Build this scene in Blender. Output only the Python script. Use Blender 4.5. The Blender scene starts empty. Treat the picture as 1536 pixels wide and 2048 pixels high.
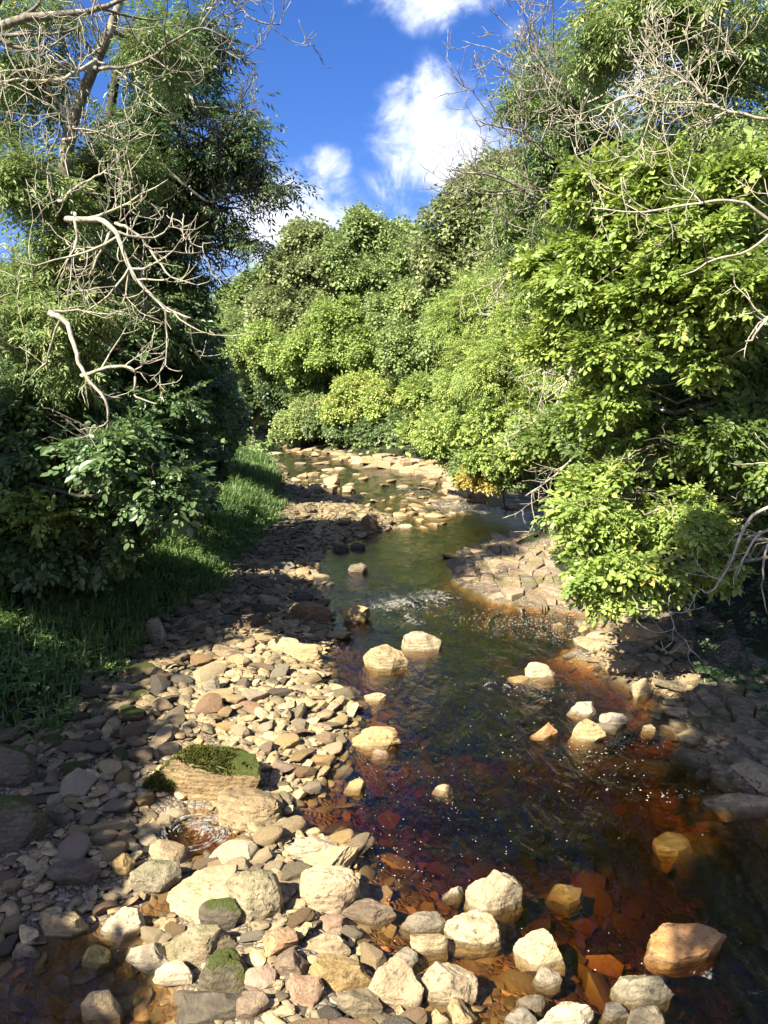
import bpy, bmesh, math, random
import numpy as np
from mathutils import Vector, Matrix

# ------------------------------------------------------------------ camera, sky, sun, exposure
SC = bpy.context.scene
COL = SC.collection
H_CAM, PITCH, F = 5.0, math.radians(9.3), 1490.0
cam_d = bpy.data.cameras.new('camera')
cam = bpy.data.objects.new('camera', cam_d)
COL.objects.link(cam)
cam.location = (0, 0, H_CAM)
cam.rotation_euler = (math.pi / 2 - PITCH, 0, 0)
cam_d.sensor_fit = 'VERTICAL'
cam_d.angle = 2 * math.atan(1024 / F)
cam_d.clip_end = 3000
SC.camera = cam

SUN_AZ = math.atan2(-0.66, -0.75)          # compass-like angle from +Y towards +X of the direction TO the sun
SUN_EL = math.radians(43)
SUN_DIR = np.array([math.sin(SUN_AZ) * math.cos(SUN_EL), math.cos(SUN_AZ) * math.cos(SUN_EL), math.sin(SUN_EL)])
sun_d = bpy.data.lights.new('sun', 'SUN')
sun_d.energy = 4.8
sun_d.angle = math.radians(0.53)
sun_d.color = (1.0, 0.925, 0.77)
sun = bpy.data.objects.new('sun', sun_d)
COL.objects.link(sun)
sun.rotation_euler = Vector(tuple(SUN_DIR)).to_track_quat('Z', 'Y').to_euler()

SC.view_settings.view_transform = 'Standard'
SC.view_settings.look = 'None'
SC.view_settings.exposure = 1.95
SC.view_settings.gamma = 1.0
SC.view_settings.use_curve_mapping = False
SC.cycles.use_denoising = True
SC.cycles.max_bounces = 8
SC.cycles.diffuse_bounces = 3
SC.cycles.glossy_bounces = 3
SC.cycles.transmission_bounces = 4
SC.cycles.transparent_max_bounces = 10
SC.cycles.sample_clamp_indirect = 4.0
SC.cycles.caustics_reflective = False
SC.cycles.caustics_refractive = False

cp, sp = math.cos(PITCH), math.sin(PITCH)
def ray(px, py):
    x = (px - 768) / F; u = (1024 - py) / F
    return np.array([x, cp + u * sp, -sp + u * cp])
def P(px, py, D):                       # point seen at a pixel of the photograph, D metres up the valley
    r = ray(px, py); return np.array([0, 0, H_CAM]) + r * (D / r[1])
def gp(px, py, z=0.0):                  # point seen at a pixel, at height z
    r = ray(px, py); return np.array([0, 0, H_CAM]) + r * ((z - H_CAM) / r[2])

# ---- node helpers
def nn(nt, typ, **kw):
    n = nt.nodes.new(typ)
    for k, v in kw.items(): setattr(n, k, v)
    return n
def setin(nt, n, key, v):
    s = n.inputs[key]
    if isinstance(v, bpy.types.NodeSocket): nt.links.new(v, s)
    else: s.default_value = v
def math_(nt, op, a, b=None, c=None, clamp=False):
    n = nn(nt, 'ShaderNodeMath', operation=op, use_clamp=clamp)
    setin(nt, n, 0, a)
    if b is not None: setin(nt, n, 1, b)
    if c is not None: setin(nt, n, 2, c)
    return n.outputs[0]
def mix_(nt, f, a, b, blend='MIX'):
    n = nn(nt, 'ShaderNodeMix', data_type='RGBA', blend_type=blend, clamp_factor=True)
    setin(nt, n, 0, f); setin(nt, n, 6, a); setin(nt, n, 7, b)
    return n.outputs[2]
def sstep(nt, v, lo, hi, a=0.0, b=1.0):
    n = nn(nt, 'ShaderNodeMapRange', interpolation_type='SMOOTHSTEP')
    setin(nt, n, 0, v); setin(nt, n, 1, lo); setin(nt, n, 2, hi); setin(nt, n, 3, a); setin(nt, n, 4, b)
    return n.outputs[0]
def noise_(nt, vec, scale, detail=4, rough=0.55, dist=0.0, out=0):
    n = nn(nt, 'ShaderNodeTexNoise')
    if vec is not None: nt.links.new(vec, n.inputs['Vector'])
    setin(nt, n, 'Scale', scale); setin(nt, n, 'Detail', detail); setin(nt, n, 'Roughness', rough); setin(nt, n, 'Distortion', dist)
    return n.outputs[out]
def ramp_(nt, f, stops):
    n = nn(nt, 'ShaderNodeValToRGB')
    el = n.color_ramp.elements
    while len(el) > 1: el.remove(el[-1])
    el[0].position = stops[0][0]; el[0].color = (*stops[0][1], 1)
    for p, c in stops[1:]:
        e = el.new(p); e.color = (*c, 1)
    setin(nt, n, 0, f)
    return n.outputs[0]
def dot_(nt, a, v):
    n = nn(nt, 'ShaderNodeVectorMath', operation='DOT_PRODUCT')
    nt.links.new(a, n.inputs[0])
    if isinstance(v, bpy.types.NodeSocket): nt.links.new(v, n.inputs[1])
    else: n.inputs[1].default_value = tuple(v)
    return n.outputs['Value']
def mapping_(nt, vec, scale=(1, 1, 1), rot=(0, 0, 0), loc=(0, 0, 0)):
    n = nn(nt, 'ShaderNodeMapping')
    nt.links.new(vec, n.inputs[0]); n.inputs['Scale'].default_value = scale
    n.inputs['Rotation'].default_value = rot; n.inputs['Location'].default_value = loc
    return n.outputs[0]

# ---- world: Nishita sky with broken cumulus
W = bpy.data.worlds.new('World'); SC.world = W; W.use_nodes = True
nt = W.node_tree; nt.nodes.clear()
sky = nn(nt, 'ShaderNodeTexSky', sky_type='NISHITA')
sky.sun_disc = False; sky.sun_elevation = SUN_EL; sky.sun_rotation = SUN_AZ % (2 * math.pi)
sky.air_density = 1.0; sky.dust_density = 1.3; sky.ozone_density = 2.5
hs = nn(nt, 'ShaderNodeHueSaturation'); nt.links.new(sky.outputs[0], hs.inputs['Color'])
hs.inputs['Saturation'].default_value = 1.3; hs.inputs['Value'].default_value = 0.9
tc = nn(nt, 'ShaderNodeTexCoord'); dirv = tc.outputs['Generated']
nz_big = noise_(nt, dirv, 15.0, 9, 0.6, .4)
nz_fine = noise_(nt, dirv, 6.0, 6, 0.6)
clouds = [  # px, py, half width px, half height px, density
    (885, 300, 120, 115, 1.4), (800, 345, 60, 45, .55), (925, 385, 80, 55, .8), (652, 318, 46, 40, .85), (565, 445, 140, 90, 1.3), (480, 500, 95, 60, .9), (640, 440, 60, 40, .5),
    (850, -10, 130, 48, .95), (1275, 130, 110, 75, 1.0), (1130, 250, 130, 60, .5), (1000, 60, 70, 30, .35),
    (-500, 250, 300, 110, 1.0), (2200, 150, 380, 140, 1.0), (2600, 500, 300, 90, .9), (-1200, 420, 380, 90, .9)]
dens = None
def cloud_mask(d0, wx, wy, den):
    d0 = d0 / np.linalg.norm(d0)
    right = np.cross(d0, [0, 0, 1]); right /= np.linalg.norm(right); up = np.cross(right, d0)
    a = math_(nt, 'MULTIPLY', dot_(nt, dirv, right), 1 / wx)
    b = math_(nt, 'MULTIPLY', dot_(nt, dirv, up), 1 / wy)
    r2 = math_(nt, 'ADD', math_(nt, 'MULTIPLY', a, a), math_(nt, 'MULTIPLY', b, b))
    r = math_(nt, 'SQRT', r2)
    front = math_(nt, 'GREATER_THAN', dot_(nt, dirv, d0), 0.0)
    m = math_(nt, 'MULTIPLY', sstep(nt, r, 0.0, 1.75, den, 0.0), front)
    return m
for px, py, wx, wy, den in clouds:
    m = cloud_mask(ray(px, py), wx / F, wy / F, den)
    dens = m if dens is None else math_(nt, 'MAXIMUM', dens, m)
for az, el, wx, wy, den in [(160, 28, .5, .16, 1.1), (200, 52, .4, .2, 1.0), (250, 24, .5, .14, 1.0), (100, 42, .45, .18, 1.0), (-75, 38, .42, .16, 1.1), (25, 70, .3, .2, .9), (125, 65, .3, .18, .9), (70, 22, .4, .12, 1.0), (-110, 66, .3, .16, .9), (-165, 15, .5, .1, 1.0)]:  # unseen clouds around the view, enlarged and added to whiten the fill light
    a, e = math.radians(az), math.radians(el)
    m = cloud_mask(np.array([math.sin(a) * math.cos(e), math.cos(a) * math.cos(e), math.sin(e)]), wx, wy, den)
    dens = math_(nt, 'MAXIMUM', dens, m)
nsum = math_(nt, 'ADD', math_(nt, 'MULTIPLY', math_(nt, 'SUBTRACT', nz_big, 0.5), 3.0), math_(nt, 'MULTIPLY', math_(nt, 'SUBTRACT', nz_fine, 0.5), 1.0))
has = math_(nt, 'MULTIPLY', dens, 2.5, clamp=True)
cov = math_(nt, 'ADD', dens, math_(nt, 'MULTIPLY', nsum, has))
cov_a = sstep(nt, cov, 0.22, 1.45)
shade = sstep(nt, math_(nt, 'ADD', cov, math_(nt, 'MULTIPLY', math_(nt, 'SUBTRACT', noise_(nt, dirv, 11, 5), .5), 1.6)), 0.35, 1.2)
ccol = mix_(nt, shade, (4.6, 5.3, 7.2, 1), (7.6, 7.9, 8.9, 1))
skyc = mix_(nt, 1.0, hs.outputs[0], (.86, .86, 1.22, 1), 'MULTIPLY')
wcol = mix_(nt, math_(nt, 'MULTIPLY', cov_a, 0.93), skyc, ccol)
bg = nn(nt, 'ShaderNodeBackground'); bg.inputs['Strength'].default_value = 0.05
nt.links.new(wcol, bg.inputs['Color'])
wo = nn(nt, 'ShaderNodeOutputWorld'); nt.links.new(bg.outputs[0], wo.inputs[0])

# ------------------------------------------------------------------ generic builders
RNG = np.random.default_rng(11)
random.seed(5)

def mesh_raw(name, verts, faces, tone=None, smooth=True, mats=None, mat_idx=None, sharp=0):
    """faces: list of int arrays (n,k), k = 3 or 4"""
    me = bpy.data.meshes.new(name)
    verts = np.asarray(verts, dtype=np.float32)
    if not isinstance(faces, list): faces = [faces]
    faces = [np.asarray(f, dtype=np.int32) for f in faces if len(f)]
    me.vertices.add(len(verts)); me.vertices.foreach_set('co', verts.ravel())
    loops = np.concatenate([f.ravel() for f in faces]); totals = np.concatenate([np.full(len(f), f.shape[1], np.int32) for f in faces])
    starts = np.concatenate([[0], np.cumsum(totals)[:-1]]).astype(np.int32)
    me.loops.add(len(loops)); me.loops.foreach_set('vertex_index', loops)
    me.polygons.add(len(totals)); me.polygons.foreach_set('loop_start', starts); me.polygons.foreach_set('loop_total', totals)
    me.polygons.foreach_set('use_smooth', np.full(len(totals), smooth, dtype=bool))
    if mat_idx is not None: me.polygons.foreach_set('material_index', np.asarray(mat_idx, np.int32))
    if tone is not None:
        at = me.attributes.new('tone', 'FLOAT', 'POINT'); at.data.foreach_set('value', np.asarray(tone, np.float32))
    me.update(calc_edges=True)
    if sharp: me.set_sharp_from_angle(angle=math.radians(sharp))
    for m in (mats or []): me.materials.append(m)
    return me
def obj(name, me, parent=None, kind=None, label=None, cat=None, group=None, loc=None, rot=None, scale=None):
    o = bpy.data.objects.new(name, me); COL.objects.link(o)
    if parent is not None: o.parent = parent
    if loc is not None: o.location = tuple(float(v) for v in loc)
    if rot is not None: o.rotation_euler = tuple(float(v) for v in rot)
    if scale is not None: o.scale = tuple(float(v) for v in scale)
    if kind: o['kind'] = kind
    if label: o['label'] = label
    if cat: o['category'] = cat
    if group: o['group'] = group
    return o
def joinparts(parts):
    """parts: list of (verts, faces(list), tone) -> merged"""
    vs, f3, f4, ts, off = [], [], [], [], 0
    for v, fl, t in parts:
        vs.append(v); ts.append(np.broadcast_to(t, (len(v),)))
        for f in (fl if isinstance(fl, list) else [fl]):
            f = np.asarray(f)
            if len(f) == 0: continue
            (f3 if f.shape[1] == 3 else f4).append(f + off)
        off += len(v)
    fl = []
    if f3: fl.append(np.concatenate(f3))
    if f4: fl.append(np.concatenate(f4))
    return np.concatenate(vs), fl, np.concatenate(ts)

# value noise (numpy, periodic lattice) for terrain, rocks and crowns
_L = np.random.default_rng(3).random((32, 32, 32)).astype(np.float32)
def vnoise(p):
    p = np.asarray(p, dtype=np.float64); i = np.floor(p).astype(int); f = p - i; f = f * f * (3 - 2 * f)
    out = 0
    for dx in (0, 1):
        wx = f[..., 0] if dx else 1 - f[..., 0]
        for dy in (0, 1):
            wy = f[..., 1] if dy else 1 - f[..., 1]
            for dz in (0, 1):
                wz = f[..., 2] if dz else 1 - f[..., 2]
                out = out + wx * wy * wz * _L[(i[..., 0] + dx) % 32, (i[..., 1] + dy) % 32, (i[..., 2] + dz) % 32]
    return out * 2 - 1
def fbm(p, octaves=4, gain=0.5):
    p = np.asarray(p, dtype=np.float64); a, s, out = 1.0, 1.0, 0.0
    for k in range(octaves):
        out = out + a * vnoise(p * s + 7.3 * k); a *= gain; s *= 2.03
    return out

# ------------------------------------------------------------------ materials
def mat_new(name):
    m = bpy.data.materials.new(name); m.use_nodes = True; m.node_tree.nodes.clear(); return m, m.node_tree
def out_(nt, sh, vol=None):
    o = nn(nt, 'ShaderNodeOutputMaterial'); nt.links.new(sh, o.inputs['Surface'])
    if vol is not None: nt.links.new(vol, o.inputs['Volume'])
def principled(nt, col, rough=0.6, spec=0.4, normal=None):
    b = nn(nt, 'ShaderNodeBsdfPrincipled'); setin(nt, b, 'Base Color', col); setin(nt, b, 'Roughness', rough); setin(nt, b, 'Specular IOR Level', spec)
    if normal is not None: nt.links.new(normal, b.inputs['Normal'])
    return b.outputs[0]
def bump_(nt, h, strength=0.5, dist=0.02, normal=None):
    n = nn(nt, 'ShaderNodeBump'); n.inputs['Strength'].default_value = strength; n.inputs['Distance'].default_value = dist
    nt.links.new(h, n.inputs['Height'])
    if normal is not None: nt.links.new(normal, n.inputs['Normal'])
    return n.outputs[0]
def mshader(nt, f, a, b):
    n = nn(nt, 'ShaderNodeMixShader'); setin(nt, n, 0, f); nt.links.new(a, n.inputs[1]); nt.links.new(b, n.inputs[2]); return n.outputs[0]

def leaf_mat(name, stops, trans=(0.17, 0.26, 0.02), tf=0.35, rough=0.42, spec=0.45, gain=1.45):
    m, nt = mat_new(name)
    at = nn(nt, 'ShaderNodeAttribute', attribute_name='tone')
    col = ramp_(nt, at.outputs['Fac'], [(p, tuple(min(.75, x * gain) for x in c)) for p, c in stops])
    hv = nn(nt, 'ShaderNodeHueSaturation'); nt.links.new(col, hv.inputs['Color']); hv.inputs['Saturation'].default_value = .86; hv.inputs['Hue'].default_value = .492; hv.inputs['Value'].default_value = 1.06; col = hv.outputs[0]
    g = nn(nt, 'ShaderNodeNewGeometry')
    back = mix_(nt, math_(nt, 'MULTIPLY', g.outputs['Backfacing'], 0.4), col, (0.20, 0.24, 0.14, 1))
    d = principled(nt, back, rough, spec)
    t = nn(nt, 'ShaderNodeBsdfTranslucent')
    setin(nt, t, 'Color', mix_(nt, 0.5, col, (*trans, 1)))
    out_(nt, mshader(nt, tf, d, t.outputs[0]))
    return m
M = {}
M['lime'] = leaf_mat('lime_leaf', [(0, (.045, .085, .012)), (.45, (.085, .15, .018)), (.85, (.15, .21, .028)), (1, (.30, .26, .03))], (.30, .40, .03), .42)
M['lime_near'] = leaf_mat('bright_lime_leaf', [(0, (.075, .13, .014)), (.5, (.14, .22, .022)), (.88, (.21, .28, .035)), (1, (.36, .30, .04))], (.36, .46, .04), .40)
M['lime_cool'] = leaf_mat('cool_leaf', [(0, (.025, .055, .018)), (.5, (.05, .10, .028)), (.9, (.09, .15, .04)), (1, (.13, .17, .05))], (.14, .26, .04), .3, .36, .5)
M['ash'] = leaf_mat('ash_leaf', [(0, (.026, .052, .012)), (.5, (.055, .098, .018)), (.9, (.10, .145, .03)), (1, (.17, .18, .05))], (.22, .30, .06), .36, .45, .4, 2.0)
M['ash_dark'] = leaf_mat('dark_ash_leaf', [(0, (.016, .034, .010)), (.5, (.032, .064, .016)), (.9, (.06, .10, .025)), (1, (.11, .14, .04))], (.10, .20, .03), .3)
M['far'] = leaf_mat('far_leaf', [(0, (.05, .085, .020)), (.5, (.095, .145, .032)), (.85, (.155, .20, .05)), (1, (.24, .23, .06))], (.26, .33, .09), .36, .6, .3, 2.0)
M['far_olive'] = leaf_mat('olive_leaf', [(0, (.055, .075, .022)), (.5, (.10, .13, .038)), (.85, (.155, .175, .06)), (1, (.22, .21, .08))], (.24, .28, .10), .34, .6, .3, 2.0)
M['far_bright'] = leaf_mat('sunny_leaf', [(0, (.06, .105, .016)), (.5, (.115, .18, .024)), (.85, (.19, .25, .04)), (1, (.34, .30, .05))], (.34, .42, .08), .38, .6, .3, 1.85)
M['yellow'] = leaf_mat('yellow_leaf', [(0, (.12, .16, .02)), (.4, (.34, .28, .03)), (1, (.62, .42, .04))], (.55, .42, .04), .4)
M['grass'] = leaf_mat('grass_blade', [(0, (.022, .055, .010)), (.5, (.05, .11, .016)), (.9, (.10, .17, .03)), (1, (.22, .22, .08))], (.16, .32, .04), .35, .5, .3, 2.0)

def bark_mat(name, a, b, lichen=(.42, .42, .32), lf=.5, yellow=0.0):
    m, nt = mat_new(name)
    tc = nn(nt, 'ShaderNodeTexCoord'); v = tc.outputs['Object']
    n1 = noise_(nt, mapping_(nt, v, (1, 1, .35)), 14, 6, .65)
    n2 = noise_(nt, v, 5, 5, .6)
    col = mix_(nt, sstep(nt, n1, .35, .65), (*a, 1), (*b, 1))
    col = mix_(nt, math_(nt, 'MULTIPLY', sstep(nt, n2, .5, .62), lf), col, (*lichen, 1))
    if yellow: col = mix_(nt, math_(nt, 'MULTIPLY', sstep(nt, noise_(nt, v, 2.3, 3), .6, .66), yellow), col, (.42, .34, .03, 1))
    out_(nt, principled(nt, col, .85, .2, bump_(nt, n1, .7, .02)))
    return m
M['bark'] = bark_mat('ash_bark', (.07, .06, .045), (.19, .17, .13))
M['bark_dark'] = bark_mat('dark_bark', (.03, .026, .02), (.08, .07, .055), (.16, .17, .11), .4)
M['dead'] = bark_mat('bleached_dead_wood', (.20, .175, .13), (.38, .345, .265), (.40, .41, .30), .6, .25)
M['twig'] = bark_mat('pale_twig_bark', (.14, .115, .075), (.26, .225, .15), (.30, .30, .19), .5)

def rock_nodes(nt, base_lo, base_hi, v, scale=1.0, moss=0.0, lichen=.3, attr=None, strata=0.5, iron=0.2):
    """returns colour, bump, roughness"""
    oi = nn(nt, 'ShaderNodeObjectInfo')
    rnd = oi.outputs['Random'] if attr is None else attr
    nL = noise_(nt, v, 2.2 * scale, 5, .6)
    nM = noise_(nt, v, 9 * scale, 7, .68)
    nF = noise_(nt, v, 48 * scale, 4, .7)
    st = nn(nt, 'ShaderNodeTexWave', wave_type='BANDS', bands_direction='Z')
    nt.links.new(v, st.inputs['Vector'])
    setin(nt, st, 'Scale', 5.0 * scale); setin(nt, st, 'Distortion', 5.0); setin(nt, st, 'Detail', 4.0); setin(nt, st, 'Detail Scale', 1.6)
    col = mix_(nt, sstep(nt, nM, .3, .7), (*base_lo, 1), (*base_hi, 1))
    col = mix_(nt, math_(nt, 'MULTIPLY', sstep(nt, nL, .5, .68), iron), col, (.36, .185, .075, 1))
    col = mix_(nt, math_(nt, 'MULTIPLY', st.outputs['Fac'], .14 * strata), col, (.5, .42, .3, 1))
    col = mix_(nt, math_(nt, 'MULTIPLY', sstep(nt, noise_(nt, v, 15 * scale, 8, .75), .53, .62), math_(nt, 'MULTIPLY_ADD', sstep(nt, nL, .4, .6), .5, .3 + lichen * .8, clamp=True)), col, (.085, .07, .048, 1))
    col = mix_(nt, math_(nt, 'MULTIPLY', sstep(nt, noise_(nt, v, 6.5 * scale, 8, .7, .6), .6, .66), lichen * .7), col, (.36, .37, .24, 1))
    hsn = nn(nt, 'ShaderNodeHueSaturation'); nt.links.new(col, hsn.inputs['Color'])
    nt.links.new(math_(nt, 'MULTIPLY_ADD', rnd, .46, .66), hsn.inputs['Value'])
    nt.links.new(math_(nt, 'MULTIPLY_ADD', math_(nt, 'FRACT', math_(nt, 'MULTIPLY', rnd, 13.7)), .4, .80), hsn.inputs['Saturation'])
    col = mix_(nt, 1.0, hsn.outputs[0], (1.02, .99, .90, 1), 'MULTIPLY')
    h = math_(nt, 'ADD', math_(nt, 'ADD', nM, math_(nt, 'MULTIPLY', nF, .4)), math_(nt, 'MULTIPLY', st.outputs['Fac'], .2 * strata))
    if moss:
        g = nn(nt, 'ShaderNodeNewGeometry'); s = nn(nt, 'ShaderNodeSeparateXYZ'); nt.links.new(g.outputs['Normal'], s.inputs[0])
        mm = math_(nt, 'ADD', s.outputs[2], math_(nt, 'MULTIPLY', math_(nt, 'SUBTRACT', nL, .5), 2.2))
        mm = math_(nt, 'MULTIPLY', sstep(nt, mm, .35, .75), moss)
        mc = mix_(nt, nF, (.035, .055, .008, 1), (.13, .15, .02, 1))
        col = mix_(nt, mm, col, mc)
        h = math_(nt, 'ADD', h, math_(nt, 'MULTIPLY', math_(nt, 'MULTIPLY', mm, nF), 2.0))
    # stone is dark and shiny where the river keeps it wet, up to a ragged tide line
    g2 = nn(nt, 'ShaderNodeNewGeometry'); s2 = nn(nt, 'ShaderNodeSeparateXYZ'); nt.links.new(g2.outputs['Position'], s2.inputs[0])
    wz = math_(nt, 'ADD', s2.outputs[2], math_(nt, 'MULTIPLY', math_(nt, 'SUBTRACT', noise_(nt, g2.outputs['Position'], 6, 3), .5), .05))
    wet = sstep(nt, wz, .018, .045, 1.0, 0.0)
    col = mix_(nt, math_(nt, 'MULTIPLY', wet, .62), col, (.07, .045, .018, 1))
    rough = math_(nt, 'MULTIPLY_ADD', wet, -.5, .82)
    return col, h, rough
def rock_mat(name, lo, hi, **kw):
    m, nt = mat_new(name)
    tc = nn(nt, 'ShaderNodeTexCoord')
    loc = nn(nt, 'ShaderNodeObjectInfo')
    add = nn(nt, 'ShaderNodeVectorMath', operation='ADD')
    nt.links.new(tc.outputs['Object'], add.inputs[0])
    cmb = nn(nt, 'ShaderNodeCombineXYZ')
    for i, k in enumerate((31.0, 57.0, 91.0)): nt.links.new(math_(nt, 'MULTIPLY', loc.outputs['Random'], k), cmb.inputs[i])
    nt.links.new(cmb.outputs[0], add.inputs[1])
    col, h, r = rock_nodes(nt, lo, hi, add.outputs[0], **kw)
    out_(nt, principled(nt, col, r, .35, bump_(nt, h, 1.0, .035)))
    return m
TONES = {
    'buff': rock_mat('buff_sandstone', (.27, .195, .105), (.42, .315, .18), lichen=.25, iron=.25),
    'pale': rock_mat('pale_sandstone', (.30, .235, .145), (.46, .375, .24), lichen=.16, iron=.12),
    'grey': rock_mat('grey_sandstone', (.15, .125, .088), (.28, .24, .175), lichen=.5, iron=.1),
    'brown': rock_mat('brown_sandstone', (.145, .095, .055), (.26, .18, .11), lichen=.3, iron=.3),
    'pink': rock_mat('pinkish_sandstone', (.22, .14, .095), (.34, .235, .17), lichen=.2, iron=.3),
    'dark': rock_mat('dark_shale', (.062, .052, .04), (.13, .11, .085), lichen=.3, iron=.1),
}
TONES['mossy'] = rock_mat('mossy_sandstone', (.20, .15, .085), (.36, .27, .16), moss=1.0, lichen=.35)
TONES['dark_mossy'] = rock_mat('dark_mossy_stone', (.07, .062, .045), (.14, .12, .09), moss=.95, lichen=.35)
TONES['lichened'] = rock_mat('lichened_sandstone', (.17, .145, .095), (.32, .27, .18), lichen=.85, moss=.25)
TONES['orange'] = rock_mat('iron_stained_stone', (.27, .14, .065), (.44, .26, .13), lichen=.15, iron=.8)
TONES['olive'] = rock_mat('weed_filmed_stone', (.20, .16, .05), (.40, .31, .12), lichen=.3, iron=.3)

m, nt = mat_new('shingle_stone')            # colour of each stone from its own tone value
at = nn(nt, 'ShaderNodeAttribute', attribute_name='tone').outputs['Fac']
g = nn(nt, 'ShaderNodeNewGeometry')
base = ramp_(nt, at, [(0, (.12, .105, .08)), (.2, (.24, .205, .15)), (.4, (.34, .275, .19)), (.55, (.40, .315, .205)), (.7, (.29, .255, .20)), (.85, (.52, .42, .27)), (1, (.42, .31, .23))])
col, h, r = rock_nodes(nt, (.35, .35, .35), (.62, .62, .62), g.outputs['Position'], attr=at, lichen=.3, iron=.12)
col = mix_(nt, 1.0, col, base, 'MULTIPLY')
gm = nn(nt, 'ShaderNodeGamma'); nt.links.new(col, gm.inputs[0]); gm.inputs[1].default_value = 1.0
sc_ = nn(nt, 'ShaderNodeVectorMath', operation='SCALE'); nt.links.new(gm.outputs[0], sc_.inputs[0]); sc_.inputs['Scale'].default_value = 1.55
warm = mix_(nt, 1.0, sc_.outputs[0], (1.06, 1.02, .88, 1), 'MULTIPLY')
out_(nt, principled(nt, warm, r, .35, bump_(nt, h, .8, .02)))
M['shingle'] = m
m, nt = mat_new('bed_stone')
at = nn(nt, 'ShaderNodeAttribute', attribute_name='tone').outputs['Fac']
g = nn(nt, 'ShaderNodeNewGeometry')
base = ramp_(nt, at, [(0, (.06, .045, .026)), (.3, (.13, .09, .045)), (.6, (.21, .15, .075)), (.8, (.19, .16, .08)), (.93, (.36, .27, .15)), (1, (.42, .18, .08))])
nz = noise_(nt, g.outputs['Position'], 22, 6, .7)
col = mix_(nt, sstep(nt, nz, .4, .7), base, mix_(nt, .6, base, (.13, .10, .04, 1)))
out_(nt, principled(nt, col, .55, .3, bump_(nt, nz, .6, .02)))
M['bed_stone'] = m

m, nt = mat_new('ground')
g = nn(nt, 'ShaderNodeNewGeometry'); pos = g.outputs['Position']
s = nn(nt, 'ShaderNodeSeparateXYZ'); nt.links.new(pos, s.inputs[0])
at = nn(nt, 'ShaderNodeAttribute', attribute_name='tone').outputs['Fac']     # 0 shingle, 1 soil and turf
vo = nn(nt, 'ShaderNodeTexVoronoi', feature='F1'); nt.links.new(pos, vo.inputs['Vector']); vo.inputs['Scale'].default_value = 13
vo2 = nn(nt, 'ShaderNodeTexVoronoi', feature='DISTANCE_TO_EDGE'); nt.links.new(pos, vo2.inputs['Vector']); vo2.inputs['Scale'].default_value = 13
sepc = nn(nt, 'ShaderNodeSeparateColor'); nt.links.new(vo.outputs['Color'], sepc.inputs[0])
gr = ramp_(nt, sepc.outputs[0], [(0, (.10, .08, .055)), (.4, (.21, .165, .11)), (.7, (.17, .15, .12)), (1, (.33, .26, .17))])
gr = mix_(nt, sstep(nt, vo2.outputs['Distance'], 0, .08, 1, 0), gr, (.04, .032, .022, 1))
nz = noise_(nt, pos, 3.1, 7, .65)
soil = mix_(nt, sstep(nt, nz, .4, .62), (.022, .018, .010, 1), (.022, .040, .010, 1))
land = mix_(nt, sstep(nt, math_(nt, 'ADD', at, math_(nt, 'MULTIPLY', math_(nt, 'SUBTRACT', nz, .5), .6)), .3, .6), gr, soil)
bedc = mix_(nt, sstep(nt, nz, .35, .65), (.13, .075, .032, 1), (.25, .16, .07, 1))
bedc = mix_(nt, sstep(nt, noise_(nt, pos, 1.1, 4), .55, .7), bedc, (.22, .18, .06, 1))
col = mix_(nt, sstep(nt, s.outputs[2], -.03, .03, 1, 0), land, bedc)
hh = math_(nt, 'ADD', math_(nt, 'MULTIPLY', vo2.outputs['Distance'], 2.5), nz)
out_(nt, principled(nt, col, .85, .2, bump_(nt, hh, .8, .03)))
M['ground'] = m

m, nt = mat_new('bedrock')
g = nn(nt, 'ShaderNodeNewGeometry')
col, h, r = rock_nodes(nt, (.19, .145, .10), (.34, .265, .195), g.outputs['Position'], lichen=.35, iron=.2, strata=.3)
mossn = sstep(nt, noise_(nt, g.outputs['Position'], 1.7, 5, .6), .52, .62)
col = mix_(nt, math_(nt, 'MULTIPLY', mossn, .55), col, (.16, .16, .045, 1))
out_(nt, principled(nt, col, r, .35, bump_(nt, h, .8, .03)))
M['bedrock'] = m
m, nt = mat_new('pale_bedrock')
g = nn(nt, 'ShaderNodeNewGeometry')
col, h, r = rock_nodes(nt, (.27, .20, .125), (.44, .34, .22), g.outputs['Position'], lichen=.2, iron=.15, strata=.3)
out_(nt, principled(nt, col, r, .35, bump_(nt, h, .8, .03)))
M['bedrock_pale'] = m
m, nt = mat_new('shaded_bedrock')  # right-bank shade is put into the darker base, over real lichen and moss
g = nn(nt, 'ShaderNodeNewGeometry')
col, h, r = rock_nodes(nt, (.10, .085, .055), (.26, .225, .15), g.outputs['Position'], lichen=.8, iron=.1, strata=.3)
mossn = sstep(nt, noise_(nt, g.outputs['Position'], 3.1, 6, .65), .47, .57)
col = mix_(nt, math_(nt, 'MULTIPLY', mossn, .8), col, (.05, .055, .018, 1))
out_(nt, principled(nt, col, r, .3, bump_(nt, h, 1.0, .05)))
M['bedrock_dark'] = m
m, nt = mat_new('moss')
g = nn(nt, 'ShaderNodeNewGeometry'); at = nn(nt, 'ShaderNodeAttribute', attribute_name='tone').outputs['Fac']
out_(nt, principled(nt, ramp_(nt, at, [(0, (.018, .024, .005)), (.5, (.05, .06, .009)), (.85, (.10, .105, .015)), (1, (.17, .14, .03))]), .9, .15))
M['moss'] = m
m, nt = mat_new('foam')
out_(nt, principled(nt, (.40, .385, .33, 1), .6, .3))
M['foam'] = m
m, nt = mat_new('foam_film')
t_ = nn(nt, 'ShaderNodeBsdfTransparent'); g = nn(nt, 'ShaderNodeNewGeometry')
out_(nt, mshader(nt, math_(nt, 'MULTIPLY', sstep(nt, noise_(nt, g.outputs['Position'], 14, 5, .7), .35, .7), .7), t_.outputs[0], principled(nt, (.36, .36, .34, 1), .5, .3)))
M['foam_film'] = m

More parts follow.
